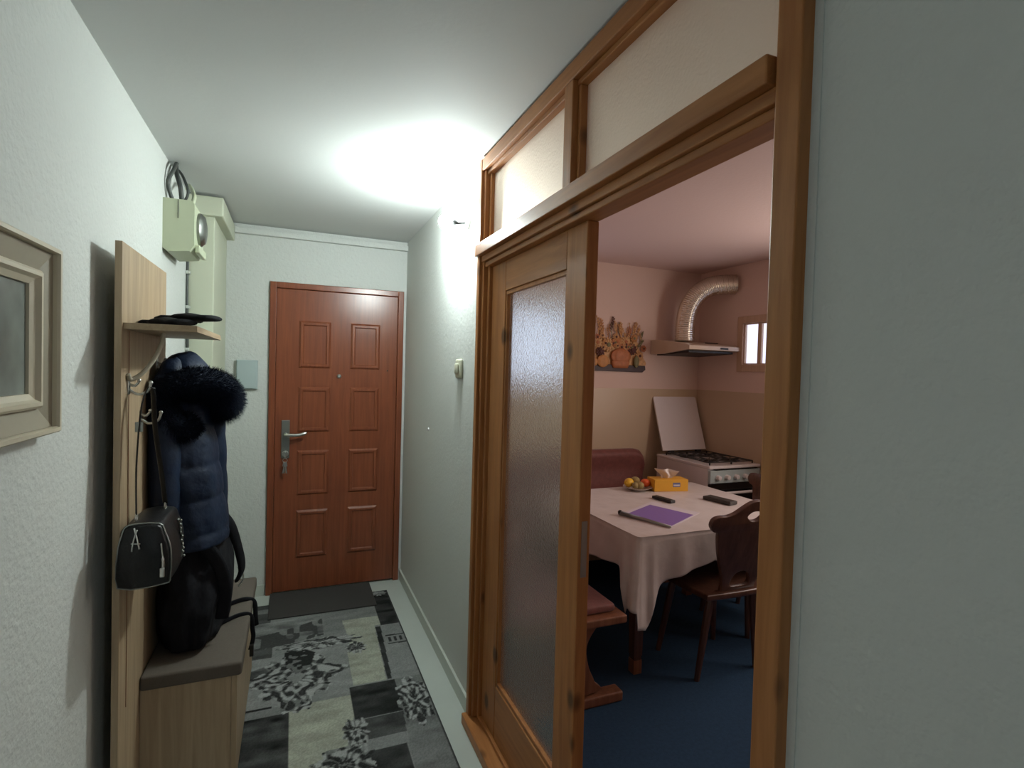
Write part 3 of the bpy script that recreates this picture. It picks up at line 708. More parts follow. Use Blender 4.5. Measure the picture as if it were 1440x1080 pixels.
def rug():
    X0, X1, Y0, Y1 = -.192, .608, 1.10, 3.62
    st = .005; nx = int((X1 - X0) / st); ny = int((Y1 - Y0) / st)
    xs = np.linspace(X0, X1, nx + 1); ys = np.linspace(Y0, Y1, ny + 1)
    XX, YY = np.meshgrid(xs, ys)
    rng = np.random.RandomState(3)
    def vnoise(fx, fy, seed):
        r = np.random.RandomState(seed); G = r.rand(90, 90)
        u = (XX - X0) * fx; v = (YY - Y0) * fy
        iu = np.floor(u).astype(int) % 88; iv = np.floor(v).astype(int) % 88; du = u - np.floor(u); dv = v - np.floor(v)
        du = du * du * (3 - 2 * du); dv = dv * dv * (3 - 2 * dv)
        return (G[iv, iu] * (1 - du) * (1 - dv) + G[iv, iu + 1] * du * (1 - dv) + G[iv + 1, iu] * (1 - du) * dv + G[iv + 1, iu + 1] * du * dv)
    stri = vnoise(6, 34, 1) * .6 + vnoise(20, 34, 2) * .4; fine = rng.rand(*XX.shape)
    C = .17 + .05 * (stri - .5)
    T = np.zeros_like(C)          # yellow tint
    def inpoly(P):
        m = np.zeros(XX.shape, bool); k = len(P)
        for i in range(k):
            x1, y1 = P[i]; x2, y2 = P[(i + 1) % k]
            cnd = ((y1 > YY) != (y2 > YY))
            with np.errstate(divide='ignore', invalid='ignore'):
                xi = (x2 - x1) * (YY - y1) / (y2 - y1 + 1e-12) + x1
            m ^= cnd & (XX < xi)
        return m
    wob = .006
    XXo, YYo = XX, YY
    def paint(P, val, amp=.05, tint=0):
        m = inpoly(P); C[m] = (val + amp * (stri - .5) * 2)[m]; T[m] = tint; return m
    lg, cream, dk = .20, .232, .030
    # left column, upper
    paint([(-.192, 3.62), (-.10, 3.62), (-.10, 3.32), (-.192, 3.32)], .06, .03)
    paint([(-.192, 3.56), (-.10, 3.56), (-.10, 3.50), (-.192, 3.50)], .14, .03)
    paint([(-.10, 3.62), (.50, 3.62), (.50, 3.40), (-.10, 3.40)], .15)
    paint([(-.192, 3.37), (.18, 3.37), (.18, 3.10), (-.192, 3.07)], .15, .10)
    paint([(.176, 3.42), (.50, 3.42), (.50, 3.12), (.176, 3.10)], .15, .03)
    paint([(.288, 3.26), (.50, 3.26), (.50, 3.11), (.46, 3.11), (.44, 2.57), (.284, 2.57), (.284, 2.86), (.31, 3.00)], cream, .06, 1)
    paint([(.46, 3.14), (.61, 3.14), (.61, 2.56), (.455, 2.56)], .17, .03)
    paint([(.50, 3.625), (.61, 3.625), (.61, 3.13), (.495, 3.13)], .028, .03)
    paint([(.462, 3.12), (.492, 3.12), (.466, 2.57), (.444, 2.57)], .03, .02)
    paint([(-.192, 3.07), (-.08, 3.07), (-.08, 2.96), (-.192, 2.96)], .06, .03)
    # broad dark brushed swash
    sw = inpoly([(-.192, 3.20), (-.03, 3.24), (.18, 3.33), (.18, 3.12), (.05, 3.08), (-.192, 3.05)])
    C[sw] = (.05 + .16 * (vnoise(30, 16, 7) > .5) * stri)[sw]
    # centre band left
    paint([(-.192, 2.96), (.28, 2.96), (.28, 2.52), (-.192, 2.52)], .18, .04)
    paint([(-.192, 2.84), (-.05, 2.90), (.0, 2.80), (-.192, 2.72)], .07, .06)
    # lower
    paint([(-.192, 2.52), (.01, 2.52), (.01, 2.45), (-.192, 2.45)], .15, .02)
    paint([(-.192, 2.53), (-.065, 2.53), (-.065, 2.515), (-.192, 2.515)], .02, .01)
    paint([(-.192, 2.46), (.005, 2.46), (.005, 2.02), (-.192, 2.02)], .045, .045)
    paint([(.005, 2.50), (.272, 2.50), (.262, 2.31), (.225, 2.31), (.225, 2.16), (.14, 2.16), (.10, 1.96), (.005, 1.96)], cream * 1.05, .06, 1)
    paint([(.45, 2.56), (.608, 2.56), (.608, 1.10), (.45, 1.10)], .135, .04)
    paint([(.268, 2.56), (.478, 2.56), (.47, 2.31), (.268, 2.31)], .030, .03)
    paint([(.305, 2.305), (.47, 2.305), (.46, 2.17), (.305, 2.17)], .055, .05)
    paint([(.300, 2.165), (.46, 2.165), (.455, 2.10), (.300, 2.10)], .16, .03)
    paint([(.300, 2.10), (.446, 2.10), (.446, 1.90), (.300, 1.90)], .035, .04)
    paint([(.286, 2.32), (.302, 2.32), (.292, 1.9), (.280, 1.9)], .22, .02)
    # continuing nearer (out of frame)
    paint([(-.192, 2.02), (.20, 2.02), (.20, 1.60), (-.192, 1.60)], .16, .04)
    paint([(.005, 1.96), (.30, 1.96), (.30, 1.55), (.005, 1.55)], cream, .05, 1)
    paint([(.30, 1.90), (.608, 1.90), (.608, 1.45), (.30, 1.45)], .05, .05)
    paint([(-.192, 1.60), (.25, 1.60), (.25, 1.10), (-.192, 1.10)], .045, .04)
    paint([(.25, 1.50), (.50, 1.50), (.50, 1.10), (.25, 1.10)], cream, .05, 1)
    W1 = vnoise(15, 17, 21) + .35 * vnoise(38, 40, 22); W2 = vnoise(14, 16, 23) + .35 * vnoise(40, 40, 24)
    # damask motifs: scrolled ink lines with light gaps, mirrored about their axis
    def motif(cx, cy, rx, ry, dens, seed, shape='diamond', hole=.0, base=None):
        u = (XX - cx) / rx; v = (YY - cy) / ry
        au = np.abs(u)
        rad = (au + np.abs(v)) if shape == 'diamond' else np.sqrt(u * u + v * v)
        th = np.arctan2(v, au)
        lim = 1 + .13 * np.sin(9 * th + seed) + .05 * np.sin(23 * th)
        m = (rad < lim) & (rad > hole)
        s1 = np.sin(dens * .8 * rad + 9 * W1 + seed); s2 = np.sin(11 * th + 10 * W2 + 2 * rad)
        w_ = s1 + .75 * s2
        ink = m & (w_ > .35); lightz = m & (w_ < -.45)
        mid = m & ~ink & ~lightz
        C[mid] = .095 + .05 * stri[mid]
        C[ink] = .022 + .02 * fine[ink]
        C[lightz] = .25
        T[m] = 0
    motif(.035, 2.735, .225, .30, 17, 1.0, hole=.20)
    d_ = inpoly([(-.02, 2.98), (.04, 3.03), (.13, 2.94), (.10, 2.80), (.035, 2.76), (-.01, 2.84)]); C[d_] = np.where(vnoise(45, 45, 12)[d_] > .40, .022, .12)
    motif(.16, 3.03, .20, .055, 9, 2.0, 'ell'); motif(.335, 2.92, .05, .06, 7, .4, 'ell')
    motif(.535, 2.37, .072, .17, 13, 2.3, 'ell')
    motif(.262, 2.235, .050, .085, 8, 4.0, 'ell'); motif(.20, 2.06, .11, .10, 10, 5.0, 'ell')
    motif(.545, 3.58, .05, .035, 6, 1.0, 'ell')
    motif(.10, 1.45, .16, .22, 14, 3.0); motif(.40, 1.68, .12, .16, 12, 1.4)
    # little border stamp
    st_ = inpoly([(.502, 3.005), (.606, 2.995), (.606, 2.89), (.500, 2.90)])
    yy = (YY - 2.89) / .115
    C[st_] = np.where((np.abs(yy - .08) < .06)[st_] | (np.abs(yy - .9) < .06)[st_] | ((np.abs(yy - .5) < .2) & (np.sin(XX * 210) > 0))[st_], .03, .16)
    C = C ** 1.12 * 1.45 * (.82 + .36 * fine); C = np.clip(C, .008, .5)
    edge = (XX < X0 + .007) | (XX > X1 - .007) | (YY > Y1 - .01); C[edge] = .05; T[edge] = 0
    # mesh
    verts = np.stack([XX, YY, np.full_like(XX, .0075) + .0008 * fine], -1).reshape(-1, 3)
    nv = verts.shape[0]
    idx = np.arange(nv).reshape(ny + 1, nx + 1)
    faces = np.stack([idx[:-1, :-1], idx[:-1, 1:], idx[1:, 1:], idx[1:, :-1]], -1).reshape(-1, 4)
    me = bpy.data.meshes.new('runner_rug')
    border = list(idx[0, :]) + list(idx[1:, -1]) + list(idx[-1, -2::-1]) + list(idx[-2:0:-1, 0])
    bv = verts[border].copy(); bv[:, 2] = .0005
    V = np.concatenate([verts, bv]); nb = len(border)
    sidef = [(border[(i + 1) % nb], border[i], nv + i, nv + (i + 1) % nb) for i in range(nb)]
    me.from_pydata(V.tolist(), [], faces.tolist() + sidef + [[nv + i for i in range(nb)][::-1]])
    ca = me.color_attributes.new('pile', 'FLOAT_COLOR', 'POINT')
    Cf = np.concatenate([C.reshape(-1), np.full(nb, .05)]); Tf = np.concatenate([T.reshape(-1), np.zeros(nb)])
    col = np.stack([Cf * (1.0 + .06 * Tf), Cf * (1.03 + .06 * Tf), Cf * (1.0 - .10 * Tf), np.ones_like(Cf)], -1)
    ca.data.foreach_set('color', col.astype(np.float32).reshape(-1))
    o = bpy.data.objects.new('runner_rug', me); COL.objects.link(o)
    m, nt, b = new_mat('woven rug pile'); at = nt.nodes.new('ShaderNodeAttribute'); at.attribute_name = 'pile'
    nt.links.new(at.outputs['Color'], b.inputs['Base Color']); b.inputs['Roughness'].default_value = .95; b.inputs['Specular IOR Level'].default_value = .1
    me.materials.append(m)
    tag(o, 'grey and cream runner rug with black baroque motifs on the hall floor', 'rug')
rug()

# ------------------------------------------------------------------ KITCHEN
# cooker
SX0, SX1, SY0, SY1, SZ = 2.775, 3.255, 2.985, 3.585, .865
ck = empty('gas_cooker', ((SX0 + SX1) / 2, (SY0 + SY1) / 2, 0)); tag(ck, 'white gas cooker with raised lid in the kitchen corner', 'cooker')
MB().box((SX0, SY0 + .02, .03), (SX1, SY1, SZ - .022), .004).build('body', M['white'], ck)
MB().box((SX0 - .004, SY0 - .004, SZ - .0215), (SX1 + .004, SY1 + .004, SZ), .005).build('hob_top', M['white'], ck)
MB().box((SX0 + .004, SY0 - .006, SZ - .125), (SX1 - .004, SY0 + .0195, SZ - .032), .003).build('control_panel', M['greybox'], ck)
MB().box((SX0 + .05, SY0 - .008, SZ - .030), (SX1 - .03, SY0 + .019, SZ - .0222), .001).build('vent_slot', M['oven'], ck)
for i in range(5):
    x = SX0 + .07 + i * .085
    MB().lathe([(.019, 0), (.019, -.010), (.016, -.026), (.010, -.028)], (x, SY0 - .006, SZ - .083), 20, 'Y').build('knob', M['white'], ck, angle=40)
od = MB().box((SX0 + .006, SY0 - .008, .30), (SX1 - .006, SY0 + .0195, SZ - .130), .004).build('oven_door', M['oven'], ck)
MB().box((SX0 + .002, SY0 - .004, .06), (SX1 - .002, SY0 + .0195, .295), .004).build('drawer_front', M['white'], ck)
h = MB(); h.tube([(SX0 + .035, SY0 - .045, SZ - .190), (SX1 - .035, SY0 - .045, SZ - .190)], .011, 12)
for x in (SX0 + .06, SX1 - .06): h.box((x - .012, SY0 - .045, SZ - .200), (x + .012, SY0 - .007, SZ - .180), .003)
h.build('oven_handle', M['white'], od, angle=40)
for x in (SX0 + .04, SX1 - .04):
    for y in (SY0 + .06, SY1 - .05): MB().lathe([(.016, 0), (.016, .031)], (x, y, 0), 12).build('foot', M['black'], ck)
# burners and grates
for bx, by, r in ((SX0 + .135, SY0 + .16, .036), (SX1 - .135, SY0 + .16, .045), (SX0 + .135, SY0 + .40, .045), (SX1 - .135, SY0 + .40, .030)):
    MB().lathe([(r * 1.25, .001), (r * 1.2, .008), (r, .010), (r, .018), (r * .8, .021)], (bx, by, SZ), 20).build('burner', M['iron'], ck, angle=40)
for gx0, gx1 in ((SX0 + .035, SX0 + .238), (SX0 + .242, SX1 - .035)):
    g = MB(); y0_, y1_ = SY0 + .04, SY1 - .075; z = SZ + .020
    for y in (y0_, (y0_ + y1_) / 2 - .004, (y0_ + y1_) / 2 + .004, y1_): g.tube([(gx0, y, z), (gx1, y, z)], .0045, 6)
    for x in (gx0, gx1): g.tube([(x, y0_, z), (x, y1_, z)], .0045, 6)
    cx = (gx0 + gx1) / 2
    for cy in (SY0 + .16, SY0 + .40):
        for a in range(0, 360, 45):
            c_, s_ = math.cos(R(a)), math.sin(R(a)); k_ = .105 / max(abs(c_), abs(s_))
            g.tube([(cx + .025 * c_, cy + .025 * s_, z), (cx + min(k_, .12) * c_ * .98, cy + min(k_, .12) * s_ * .98, z)], .004, 6)
    for x in (gx0, gx1):
        for y in (y0_, y1_): g.tube([(x, y, SZ + .0005), (x, y, z)], .005, 6)
    g.build('pan_grate', M['iron'], ck)
# lid
lid_m = basis((1, 0, 0), (0, .33, .944), ((SX0 + SX1) / 2, SY1 - .045, SZ + .030))
ld = MB(); ol = [(-.222, 0), (.222, 0), (.222, .448), (.212, .460), (-.212, .460), (-.222, .448)]
ld.plate([ol], .014, lid_m, .003); ld.build('lid', M['white'], ck)
for x in (SX0 + .10, SX1 - .10): MB().box((x - .025, SY1 - .060, SZ + .0005), (x + .025, SY1 - .035, SZ + .030), .003).build('lid_hinge', M['iron'], ck)

# cooker hood
hd = empty('cooker_hood', (3.02, DK, 1.70)); tag(hd, 'cream slim cooker hood on the kitchen far wall above the cooker', 'cooker hood')
hx0, hx1, hy0 = 2.760, XK - .012, 3.225
s_ = [(hy0, 1.715), (hy0, 1.745), (hy0 + .05, 1.758), (3.60, 1.800), (DK - .003, 1.800), (DK - .003, 1.685), (3.55, 1.685)]
q = MB(); q.loft([[(hx0, y, z) for y, z in s_], [(hx1, y, z) for y, z in s_]]); q.build('hood_shell', M['hood'], hd)
MB().box((hx0 + .03, hy0 + .04, 1.683), (hx1 - .03, DK - .05, 1.700), .002, rot=Matrix.Rotation(R(-2.5), 3, 'X')).build('filter', M['iron'], hd)
MB().box((3.10, 3.42, 1.780), (3.22, 3.44, 1.786), .001, rot=Matrix.Rotation(R(7), 3, 'X')).build('vent_slot', M['iron'], hd)
MB().box((3.06, hy0 - .002, 1.722), (3.14, hy0 + .004, 1.736), .001).build('switch_strip', M['iron'], hd)
# duct
dp = spline([(2.945, 3.50, 1.795), (2.945, 3.50, 1.93), (2.962, 3.485, 2.06), (3.010, 3.45, 2.165), (3.09, 3.40, 2.232), (3.19, 3.345, 2.250), (3.268, 3.30, 2.252)], 28)
dr = [.076 + .0038 * math.sin(i * 1.9) for i in range(len(dp))]
dt = MB(); dt.tube(dp, dr, 26); o = dt.build('exhaust_duct', M['alu'], smooth=True); tag(o, 'shiny corrugated aluminium duct bending from the hood to the wall', 'duct')

# wall plaque of fruit and flowers
pq = empty('wall_plaque', (2.43, DK, 1.55)); tag(pq, 'cut-out autumn flower and pumpkin basket decoration on the kitchen wall', 'wall decoration')
mt = basis((1, 0, 0), (0, 0, 1), (0, DK - .009, 0))
MB().plate([[(2.08, 1.535), (2.675, 1.530), (2.705, 1.552), (2.700, 1.585), (2.08, 1.590)]], .016, mt, .003).build('shelf_base', M['plaque_base'], pq)
MB().plate([smooth_poly([(2.10, 1.575), (2.67, 1.575), (2.68, 1.66), (2.64, 1.72), (2.62, 1.78), (2.56, 1.80), (2.50, 1.79), (2.45, 1.81), (2.38, 1.78), (2.30, 1.81), (2.24, 1.82), (2.18, 1.80), (2.14, 1.76), (2.10, 1.70)], 5)], .006, basis((1, 0, 0), (0, 0, 1), (0, DK - .004, 0)), .001).build('backing', M['petal'], pq)
def pump(q):
    a = math.atan2(q.y, q.x); k = 1 + .07 * math.cos(9 * a); return Vector((q.x * k, q.y * k, q.z))
yf = DK - .022
MB().ball((2.455, yf, 1.655), .088, (1.05, .22, .72), u=48, v=16, fn=pump).build('pumpkin', M['pumpkin'], pq, smooth=True)
MB().lathe([(.070, 0), (.082, .03), (.086, .052), (.080, .058)], (2.455, yf, 1.560), 28, sy=.25).build('basket', M['pumpkin'], pq, smooth=True)
MB().ball((2.285, yf - .004, 1.612), .052, (1.05, .3, .95), u=36, v=14, fn=pump).build('gourd', M['peach'], pq, smooth=True)
MB().ball((2.205, yf - .002, 1.605), .038, (1.0, .3, .9), u=36, v=14, fn=pump).build('gourd', M['peach'], pq, smooth=True)
MB().ball((2.605, yf - .004, 1.615), .045, (.55, .3, 1.1), u=24, v=14, fn=pump).build('gourd', M['leafgreen'], pq, smooth=True)
def flower(x, z, r, mat, cm):
    f = MB(); n = 11
    for ly, (k, rr, dy) in enumerate(((n, r, 0), (n - 2, r * .72, -.006))):
        for i in range(k):
            a = 2 * math.pi * i / k + ly * .3
            f.ball((x + rr * .58 * math.cos(a), yf + .004 + dy, z + rr * .58 * math.sin(a)), rr * .44, (1, .16, .42), rot=Matrix.Rotation(-a, 3, 'Y'), u=10, v=6)
    fl = f.build('flower', M[mat], pq, smooth=True)
    MB().ball((x, yf - .006, z), r * .30, (1, .4, 1), u=14, v=8).build('flower_centre', M[cm], fl, smooth=True)
flower(2.335, 1.745, .062, 'petal', 'leafgreen'); flower(2.265, 1.690, .045, 'darkflower', 'darkflower'); flower(2.565, 1.715, .050, 'darkflower', 'darkflower')
flower(2.420, 1.775, .048, 'peach', 'pumpkin'); flower(2.235, 1.760, .048, 'petal', 'pumpkin'); flower(2.500, 1.775, .050, 'petal', 'pumpkin'); flower(2.640, 1.665, .040, 'petal', 'darkflower'); flower(2.46, 1.730, .036, 'pumpkin', 'darkflower')
flower(2.17, 1.66, .05, 'petal', 'darkflower'); flower(2.14, 1.73, .05, 'leafgreen', 'darkflower')
def stalk(x0, z0, x1, z1, mat, n=9, s=.011):
    f = MB(); f.tube([(x0, yf + .010, z0), ((x0 + x1) / 2 + .004, yf + .008, (z0 + z1) / 2), (x1, yf + .010, z1)], .002, 5)
    for i in range(n):
        t = .45 + .55 * i / n; x = x0 + (x1 - x0) * t; z = z0 + (z1 - z0) * t; sg = 1 if i % 2 else -1
        f.ball((x + sg * s * .7, yf + .006, z), s, (.5, .35, 1), rot=Matrix.Rotation(sg * .5, 3, 'Y'), u=8, v=6)
    f.build('stalk', M[mat], pq, smooth=True)
rp = random.Random(8)
for i in range(16):
    flower(2.16 + .52 * rp.random(), 1.72 + .10 * rp.random(), .024 + .012 * rp.random(), rp.choice(['petal', 'peach', 'petal', 'pumpkin']), rp.choice(['darkflower', 'leafgreen']))
for i in range(26):
    x_ = 2.17 + .50 * rp.random(); stalk(x_, 1.78, x_ + rp.uniform(-.03, .03), 1.84 + .10 * rp.random(), rp.choice(['petal', 'peach', 'leafgreen', 'petal']), 8, .006)
for a in ((2.29, 1.78, 2.225, 1.975, 'petal'), (2.30, 1.78, 2.265, 1.955, 'peach'), (2.34, 1.80, 2.385, 1.975, 'darkflower'), (2.45, 1.78, 2.455, 1.935, 'petal'), (2.47, 1.78, 2.435, 1.915, 'peach'),
          (2.52, 1.76, 2.545, 1.90, 'pumpkin'), (2.55, 1.76, 2.610, 1.945, 'petal'), (2.56, 1.74, 2.640, 1.90, 'petal'), (2.60, 1.70, 2.675, 1.80, 'leafgreen'), (2.20, 1.78, 2.165, 1.93, 'leafgreen'), (2.41, 1.80, 2.40, 1.94, 'petal')): stalk(*a)

# corner bench along the dividing wall and far wall
cb = empty('corner_bench', (1.10, 3.4, 0)); tag(cb, 'reddish brown upholstered corner bench behind the kitchen table', 'bench')
MB().box((.87, 1.985, .395), (1.405, 3.64, .432), .008, 3).build('seat_board', M['bench_wood'], cb, smooth=False)
MB().box((.88, 2.03, .4325), (1.37, 3.62, .470), .014, 3).build('seat_cushion', M['uphol'], cb, smooth=True)
MB().box((1.4055, 3.18, .395), (2.66, 3.64, .432), .008, 3).build('seat_board', M['bench_wood'], cb)
MB().box((1.372, 3.20, .4325), (2.64, 3.62, .470), .014, 3).build('seat_cushion', M['uphol'], cb, smooth=True)
# backrests: rolled top
def backrest_profile(): return smooth_poly([(0, .47), (.055, .47), (.075, .60), (.060, .74), (.075, .82), (.080, .87), (.050, .905), (.012, .900), (0, .86)], 4)
pr = backrest_profile()
rings = []
for x, k in ((1.0, 1), (1.4, 1), (1.9, 1), (2.40, 1), (2.58, 1), (2.635, .97), (2.662, .90), (2.672, .80)):
    rings.append([(x, DK - .012 - u, .47 + (v - .47) * (k if v > .5 else 1)) for u, v in pr])
b = MB(); b.loft(rings); b.build('backrest', M['uphol'], cb, smooth=True)
rings = []
for y in (2.02, 2.4, 3.0, 3.60): rings.append([(XK0 + .012 + u, y, v) for u, v in pr])
b = MB(); b.loft(rings); b.build('backrest', M['uphol'], cb, smooth=True)
# trestle end: shaped side board with a foot
side = smooth_poly([(.90, .060), (1.30, .060), (1.29, .11), (1.255, .19), (1.245, .28), (1.29, .355), (1.345, .394), (.90, .394)], 6)
for y in (2.075, 3.55):
    MB().plate([side], .032, basis((1, 0, 0), (0, 0, 1), (0, y, 0)), .003).build('end_board', M['bench_wood'], cb)
    MB().box((.87, y - .035, .0), (1.435, y + .035, .048), .010, 3).build('foot', M['bench_wood'], cb)
MB().plate([[(v - 1.0 + 3.20, w_) for v, w_ in [(.98, .06), (1.38, .06), (1.33, .28), (1.38, .394), (.98, .394)]]], .032, basis((0, 1, 0), (0, 0, 1), (2.55, 0, 0)), .003).build('end_board', M['bench_wood'], cb)
MB().box((2.515, 3.12, 0), (2.585, 3.62, .048), .010, 3).build('foot', M['bench_wood'], cb)

# table
TX0, TX1, TY0, TY1, TZ = 1.515, 2.665, 2.072, 3.04, .745
tb = empty('dining_table', ((TX0 + TX1) / 2, (TY0 + TY1) / 2, 0)); tag(tb, 'dark wooden kitchen table hidden under a pale satin cloth', 'table')
MB().box((TX0 + .006, TY0 + .006, TZ - .032), (TX1 - .006, TY1 - .006, TZ - .003), .006).build('tabletop', M['bench_wood'], tb)
ap = MB(); i_ = .09
ap.box((TX0 + i_, TY0 + i_, TZ - .125), (TX1 - i_, TY0 + i_ + .022, TZ - .0325)); ap.box((TX0 + i_, TY1 - i_ - .022, TZ - .125), (TX1 - i_, TY1 - i_, TZ - .0325))
ap.box((TX0 + i_, TY0 + i_ + .022, TZ - .125), (TX0 + i_ + .022, TY1 - i_ - .022, TZ - .0325)); ap.box((TX1 - i_ - .022, TY0 + i_ + .022, TZ - .125), (TX1 - i_, TY1 - i_ - .022, TZ - .0325))
ap.build('apron', M['walnut'], tb)
for sx in (0, 1):
    for sy in (0, 1):
        x = TX0 + .115 if not sx else TX1 - .115; y = TY0 + .155 if not sy else TY1 - .12
        l = MB(); l.loft([[(x + dx * w_, y + dy * w_, z) for dx, dy in ((-1, -1), (1, -1), (1, 1), (-1, 1))] for z, w_ in ((.0, .021), (.09, .021), (.092, .024), (.30, .027), (TZ - .126, .034))])
        l.build('leg', M['walnut'], tb)
        MB().box((x - .024, y - .024, .0), (x + .024, y + .024, .070), .002).build('leg_shoe', M['bench_wood'], tb)

# tablecloth
def cloth():
    mb = MB(); bm = mb.bm
    z = TZ + .001; rc = .022; N = []
    cor = [(TX0 + rc, TY0 + rc, 180), (TX1 - rc, TY0 + rc, 270), (TX1 - rc, TY1 - rc, 0), (TX0 + rc, TY1 - rc, 90)]
    # perimeter samples: (x, y, nx, ny, d) d = signed distance along edge to nearest corner
    per = []
    for ci in range(4):
        cx, cy, a0 = cor[ci]
        for k in range(13):
            a = R(a0 + 90 * k / 12); per.append((cx + rc * math.cos(a), cy + rc * math.sin(a), math.cos(a), math.sin(a), (k - 6) * rc * 1.57 / 12, ci))
        nx_, ny_, na = cor[(ci + 1) % 4]
        a = R(a0 + 90); p0 = Vector((cx + rc * math.cos(a), cy + rc * math.sin(a))); p1 = Vector((nx_ + rc * math.cos(a), ny_ + rc * math.sin(a)))
        ln = (p1 - p0).length; m_ = int(ln / .0125)
        for k in range(1, m_):
            p = p0.lerp(p1, k / m_); ds = ln * k / m_; de = ln - ds
            if ds < de: per.append((p.x, p.y, math.cos(a), math.sin(a), ds + .017, ci))
            else: per.append((p.x, p.y, math.cos(a), math.sin(a), -(de + .017), (ci + 1) % 4))
    rows = 22; grid = []
    for (x, y, nx, ny, d, ci) in per:
        base = .185
        if ci == 0 or ci == 1:
            # near side hem climbs towards the chair
            if ny < -.5: base = .255 - .105 * min(1, max(0, (x - TX0 - .05) / .45)) + .06 * min(1, max(0, (x - 2.1) / .4))
        if nx < -.5: base = .175 + .045 * min(1, max(0, (y - TY0) / .6))
        g = math.exp(-(abs(d) / .088) ** 4)
        drop = base + (.155 if ci == 0 else .10) * g
        # small hanging tails each side of the corner fold
        if ci == 0: drop += .055 * math.exp(-((d + .045) / .012) ** 2) + .02 * math.exp(-((d - .03) / .012) ** 2)
        dv = Vector((nx, ny, 0)); cn = Vector((-1 if ci in (0, 3) else 1, -1 if ci in (0, 1) else 1, 0)).normalized()
        tang = Vector((-ny, nx, 0))
        col = []
        for r_ in range(rows + 1):
            t = r_ / rows; s = t * drop
            outw = .006 + .014 * t + .010 * t * math.sin(x * 23 + y * 17) + .005 * t * math.sin(x * 51 - y * 43)
            if ny < -.5:
                k_ = min(1, max(0, (x - 1.68) / .16)); outw = outw * (1 - k_) + k_ * (.004 + .003 * t * math.sin(x * 40))
            # corner drapes into a cone: flares out along the diagonal, folds pinched in beside it
            fl = g * t
            p = Vector((x, y, z)) + dv * outw * (1 - .4 * g) + cn * fl * (.045 + .022 * math.cos(d * 78)) + tang * (d * .35 * fl)
            pin = math.exp(-((abs(d) - .15) / .05) ** 2) * t
            p -= dv * pin * .016
            p.z = z - s if r_ > 0 else z
            if 0 < r_ <= 2: p -= dv * .004 * (2 - r_)
            col.append(bm.verts.new(p))
        grid.append(col)
    n = len(grid)
    for i in range(n):
        A = grid[i]; B = grid[(i + 1) % n]
        for r_ in range(rows): bm.faces.new((A[r_], A[r_ + 1], B[r_ + 1], B[r_]))
    # top surface with slight relief
    top = bm.faces.new([c[0] for c in grid])
    me_o = mb.build('tablecloth', M['cloth'], smooth=True)
    me_o.data.set_sharp_from_angle(angle=R(70))
    sm = me_o.modifiers.new('thickness', 'SOLIDIFY'); sm.thickness = .0012; sm.offset = 1
    tag(me_o, 'pale satin cloth draped over the kitchen table with hanging corner', 'tablecloth')
cloth()
TT = TZ + .0025

# chairs: Alpine style with carved board back and splayed legs
def chair(loc, rz, label, top=.90):
    c = empty('dining_chair', (0, 0, 0)); tag(c, label, 'chair', 'dark wooden chairs at the kitchen table')
    # seat (front at +y)
    so = smooth_poly([(-.17, -.20), (.17, -.20), (.205, -.16), (.225, .12), (.20, .19), (0, .215), (-.20, .19), (-.225, .12), (-.205, -.16)], 5)
    MB().plate([so], .030, Matrix.Translation((0, 0, .440)), .008).build('seat', M['walnut'], c, world=False, angle=50)
    # backrest outline (x, height above seat)
    H = (top - .455) / math.cos(R(14))
    half = [(.105, 0), (.112, .05), (.140, .12), (.175, .20), (.198, .27), (.208, .305), (.238, .315), (.260, .345), (.250, .375), (.215, .385), (.17, .385), (.13, .395), (.085, .420), (.040, .442), (0, .448)]
    half = [(a, b * H / .448) for a, b in half]
    out = half + [(-a, b) for a, b in half[-2::-1]]
    out = out[:1] + spline(out, 4)[1:]
    hole = smooth_poly([(.048, .375 * H / .448), (.02, .395 * H / .448), (-.02, .395 * H / .448), (-.048, .375 * H / .448), (-.02, .352 * H / .448), (.02, .352 * H / .448)], 4)
    low = smooth_poly([(.060, .030), (.045, .085), (0, .105), (-.045, .085), (-.060, .030), (0, .022)], 4)
    tilt = R(14)
    mt = basis((1, 0, 0), (0, -math.sin(tilt), math.cos(tilt)), (0, -.165, .4555))
    MB().plate([out, hole, low], .024, mt, .005).build('backrest', M['walnut'], c, world=False, angle=40)
    for sx in (-1, 1):
        for sy in (-1, 1):
            x0, y0_ = sx * .135, sy * .14; x1, y1_ = sx * .190, (-.125 if sy < 0 else .185)
            l = MB(); pts = [(x0 + (x1 - x0) * t, y0_ + (y1_ - y0_) * t, .425 * (1 - t)) for t in (0, .15, .5, .9, 1)]
            l.loft([[(p[0] + w_ * math.cos(a), p[1] + w_ * math.sin(a), p[2]) for a in [R(22.5 + 45 * k) for k in range(8)]] for p, w_ in zip(pts, (.017, .021, .019, .015, .014))])
            l.build('leg', M['walnut'], c, world=False)
    c.location = loc; c.rotation_euler = (0, 0, rz)
    return c
chair((2.070, 2.180, 0), R(-1), 'dark carved wooden chair with oval cut-out, its back towards the hall', .925)
chair((2.650, 2.495, 0), R(90), 'dark wooden chair at the right end of the table, mostly behind the pine post', .93)

# ---- things on the table
def quadmat(x, y, rz): return Matrix.Translation((x, y, TT)) @ Matrix.Rotation(rz, 4, 'Z')
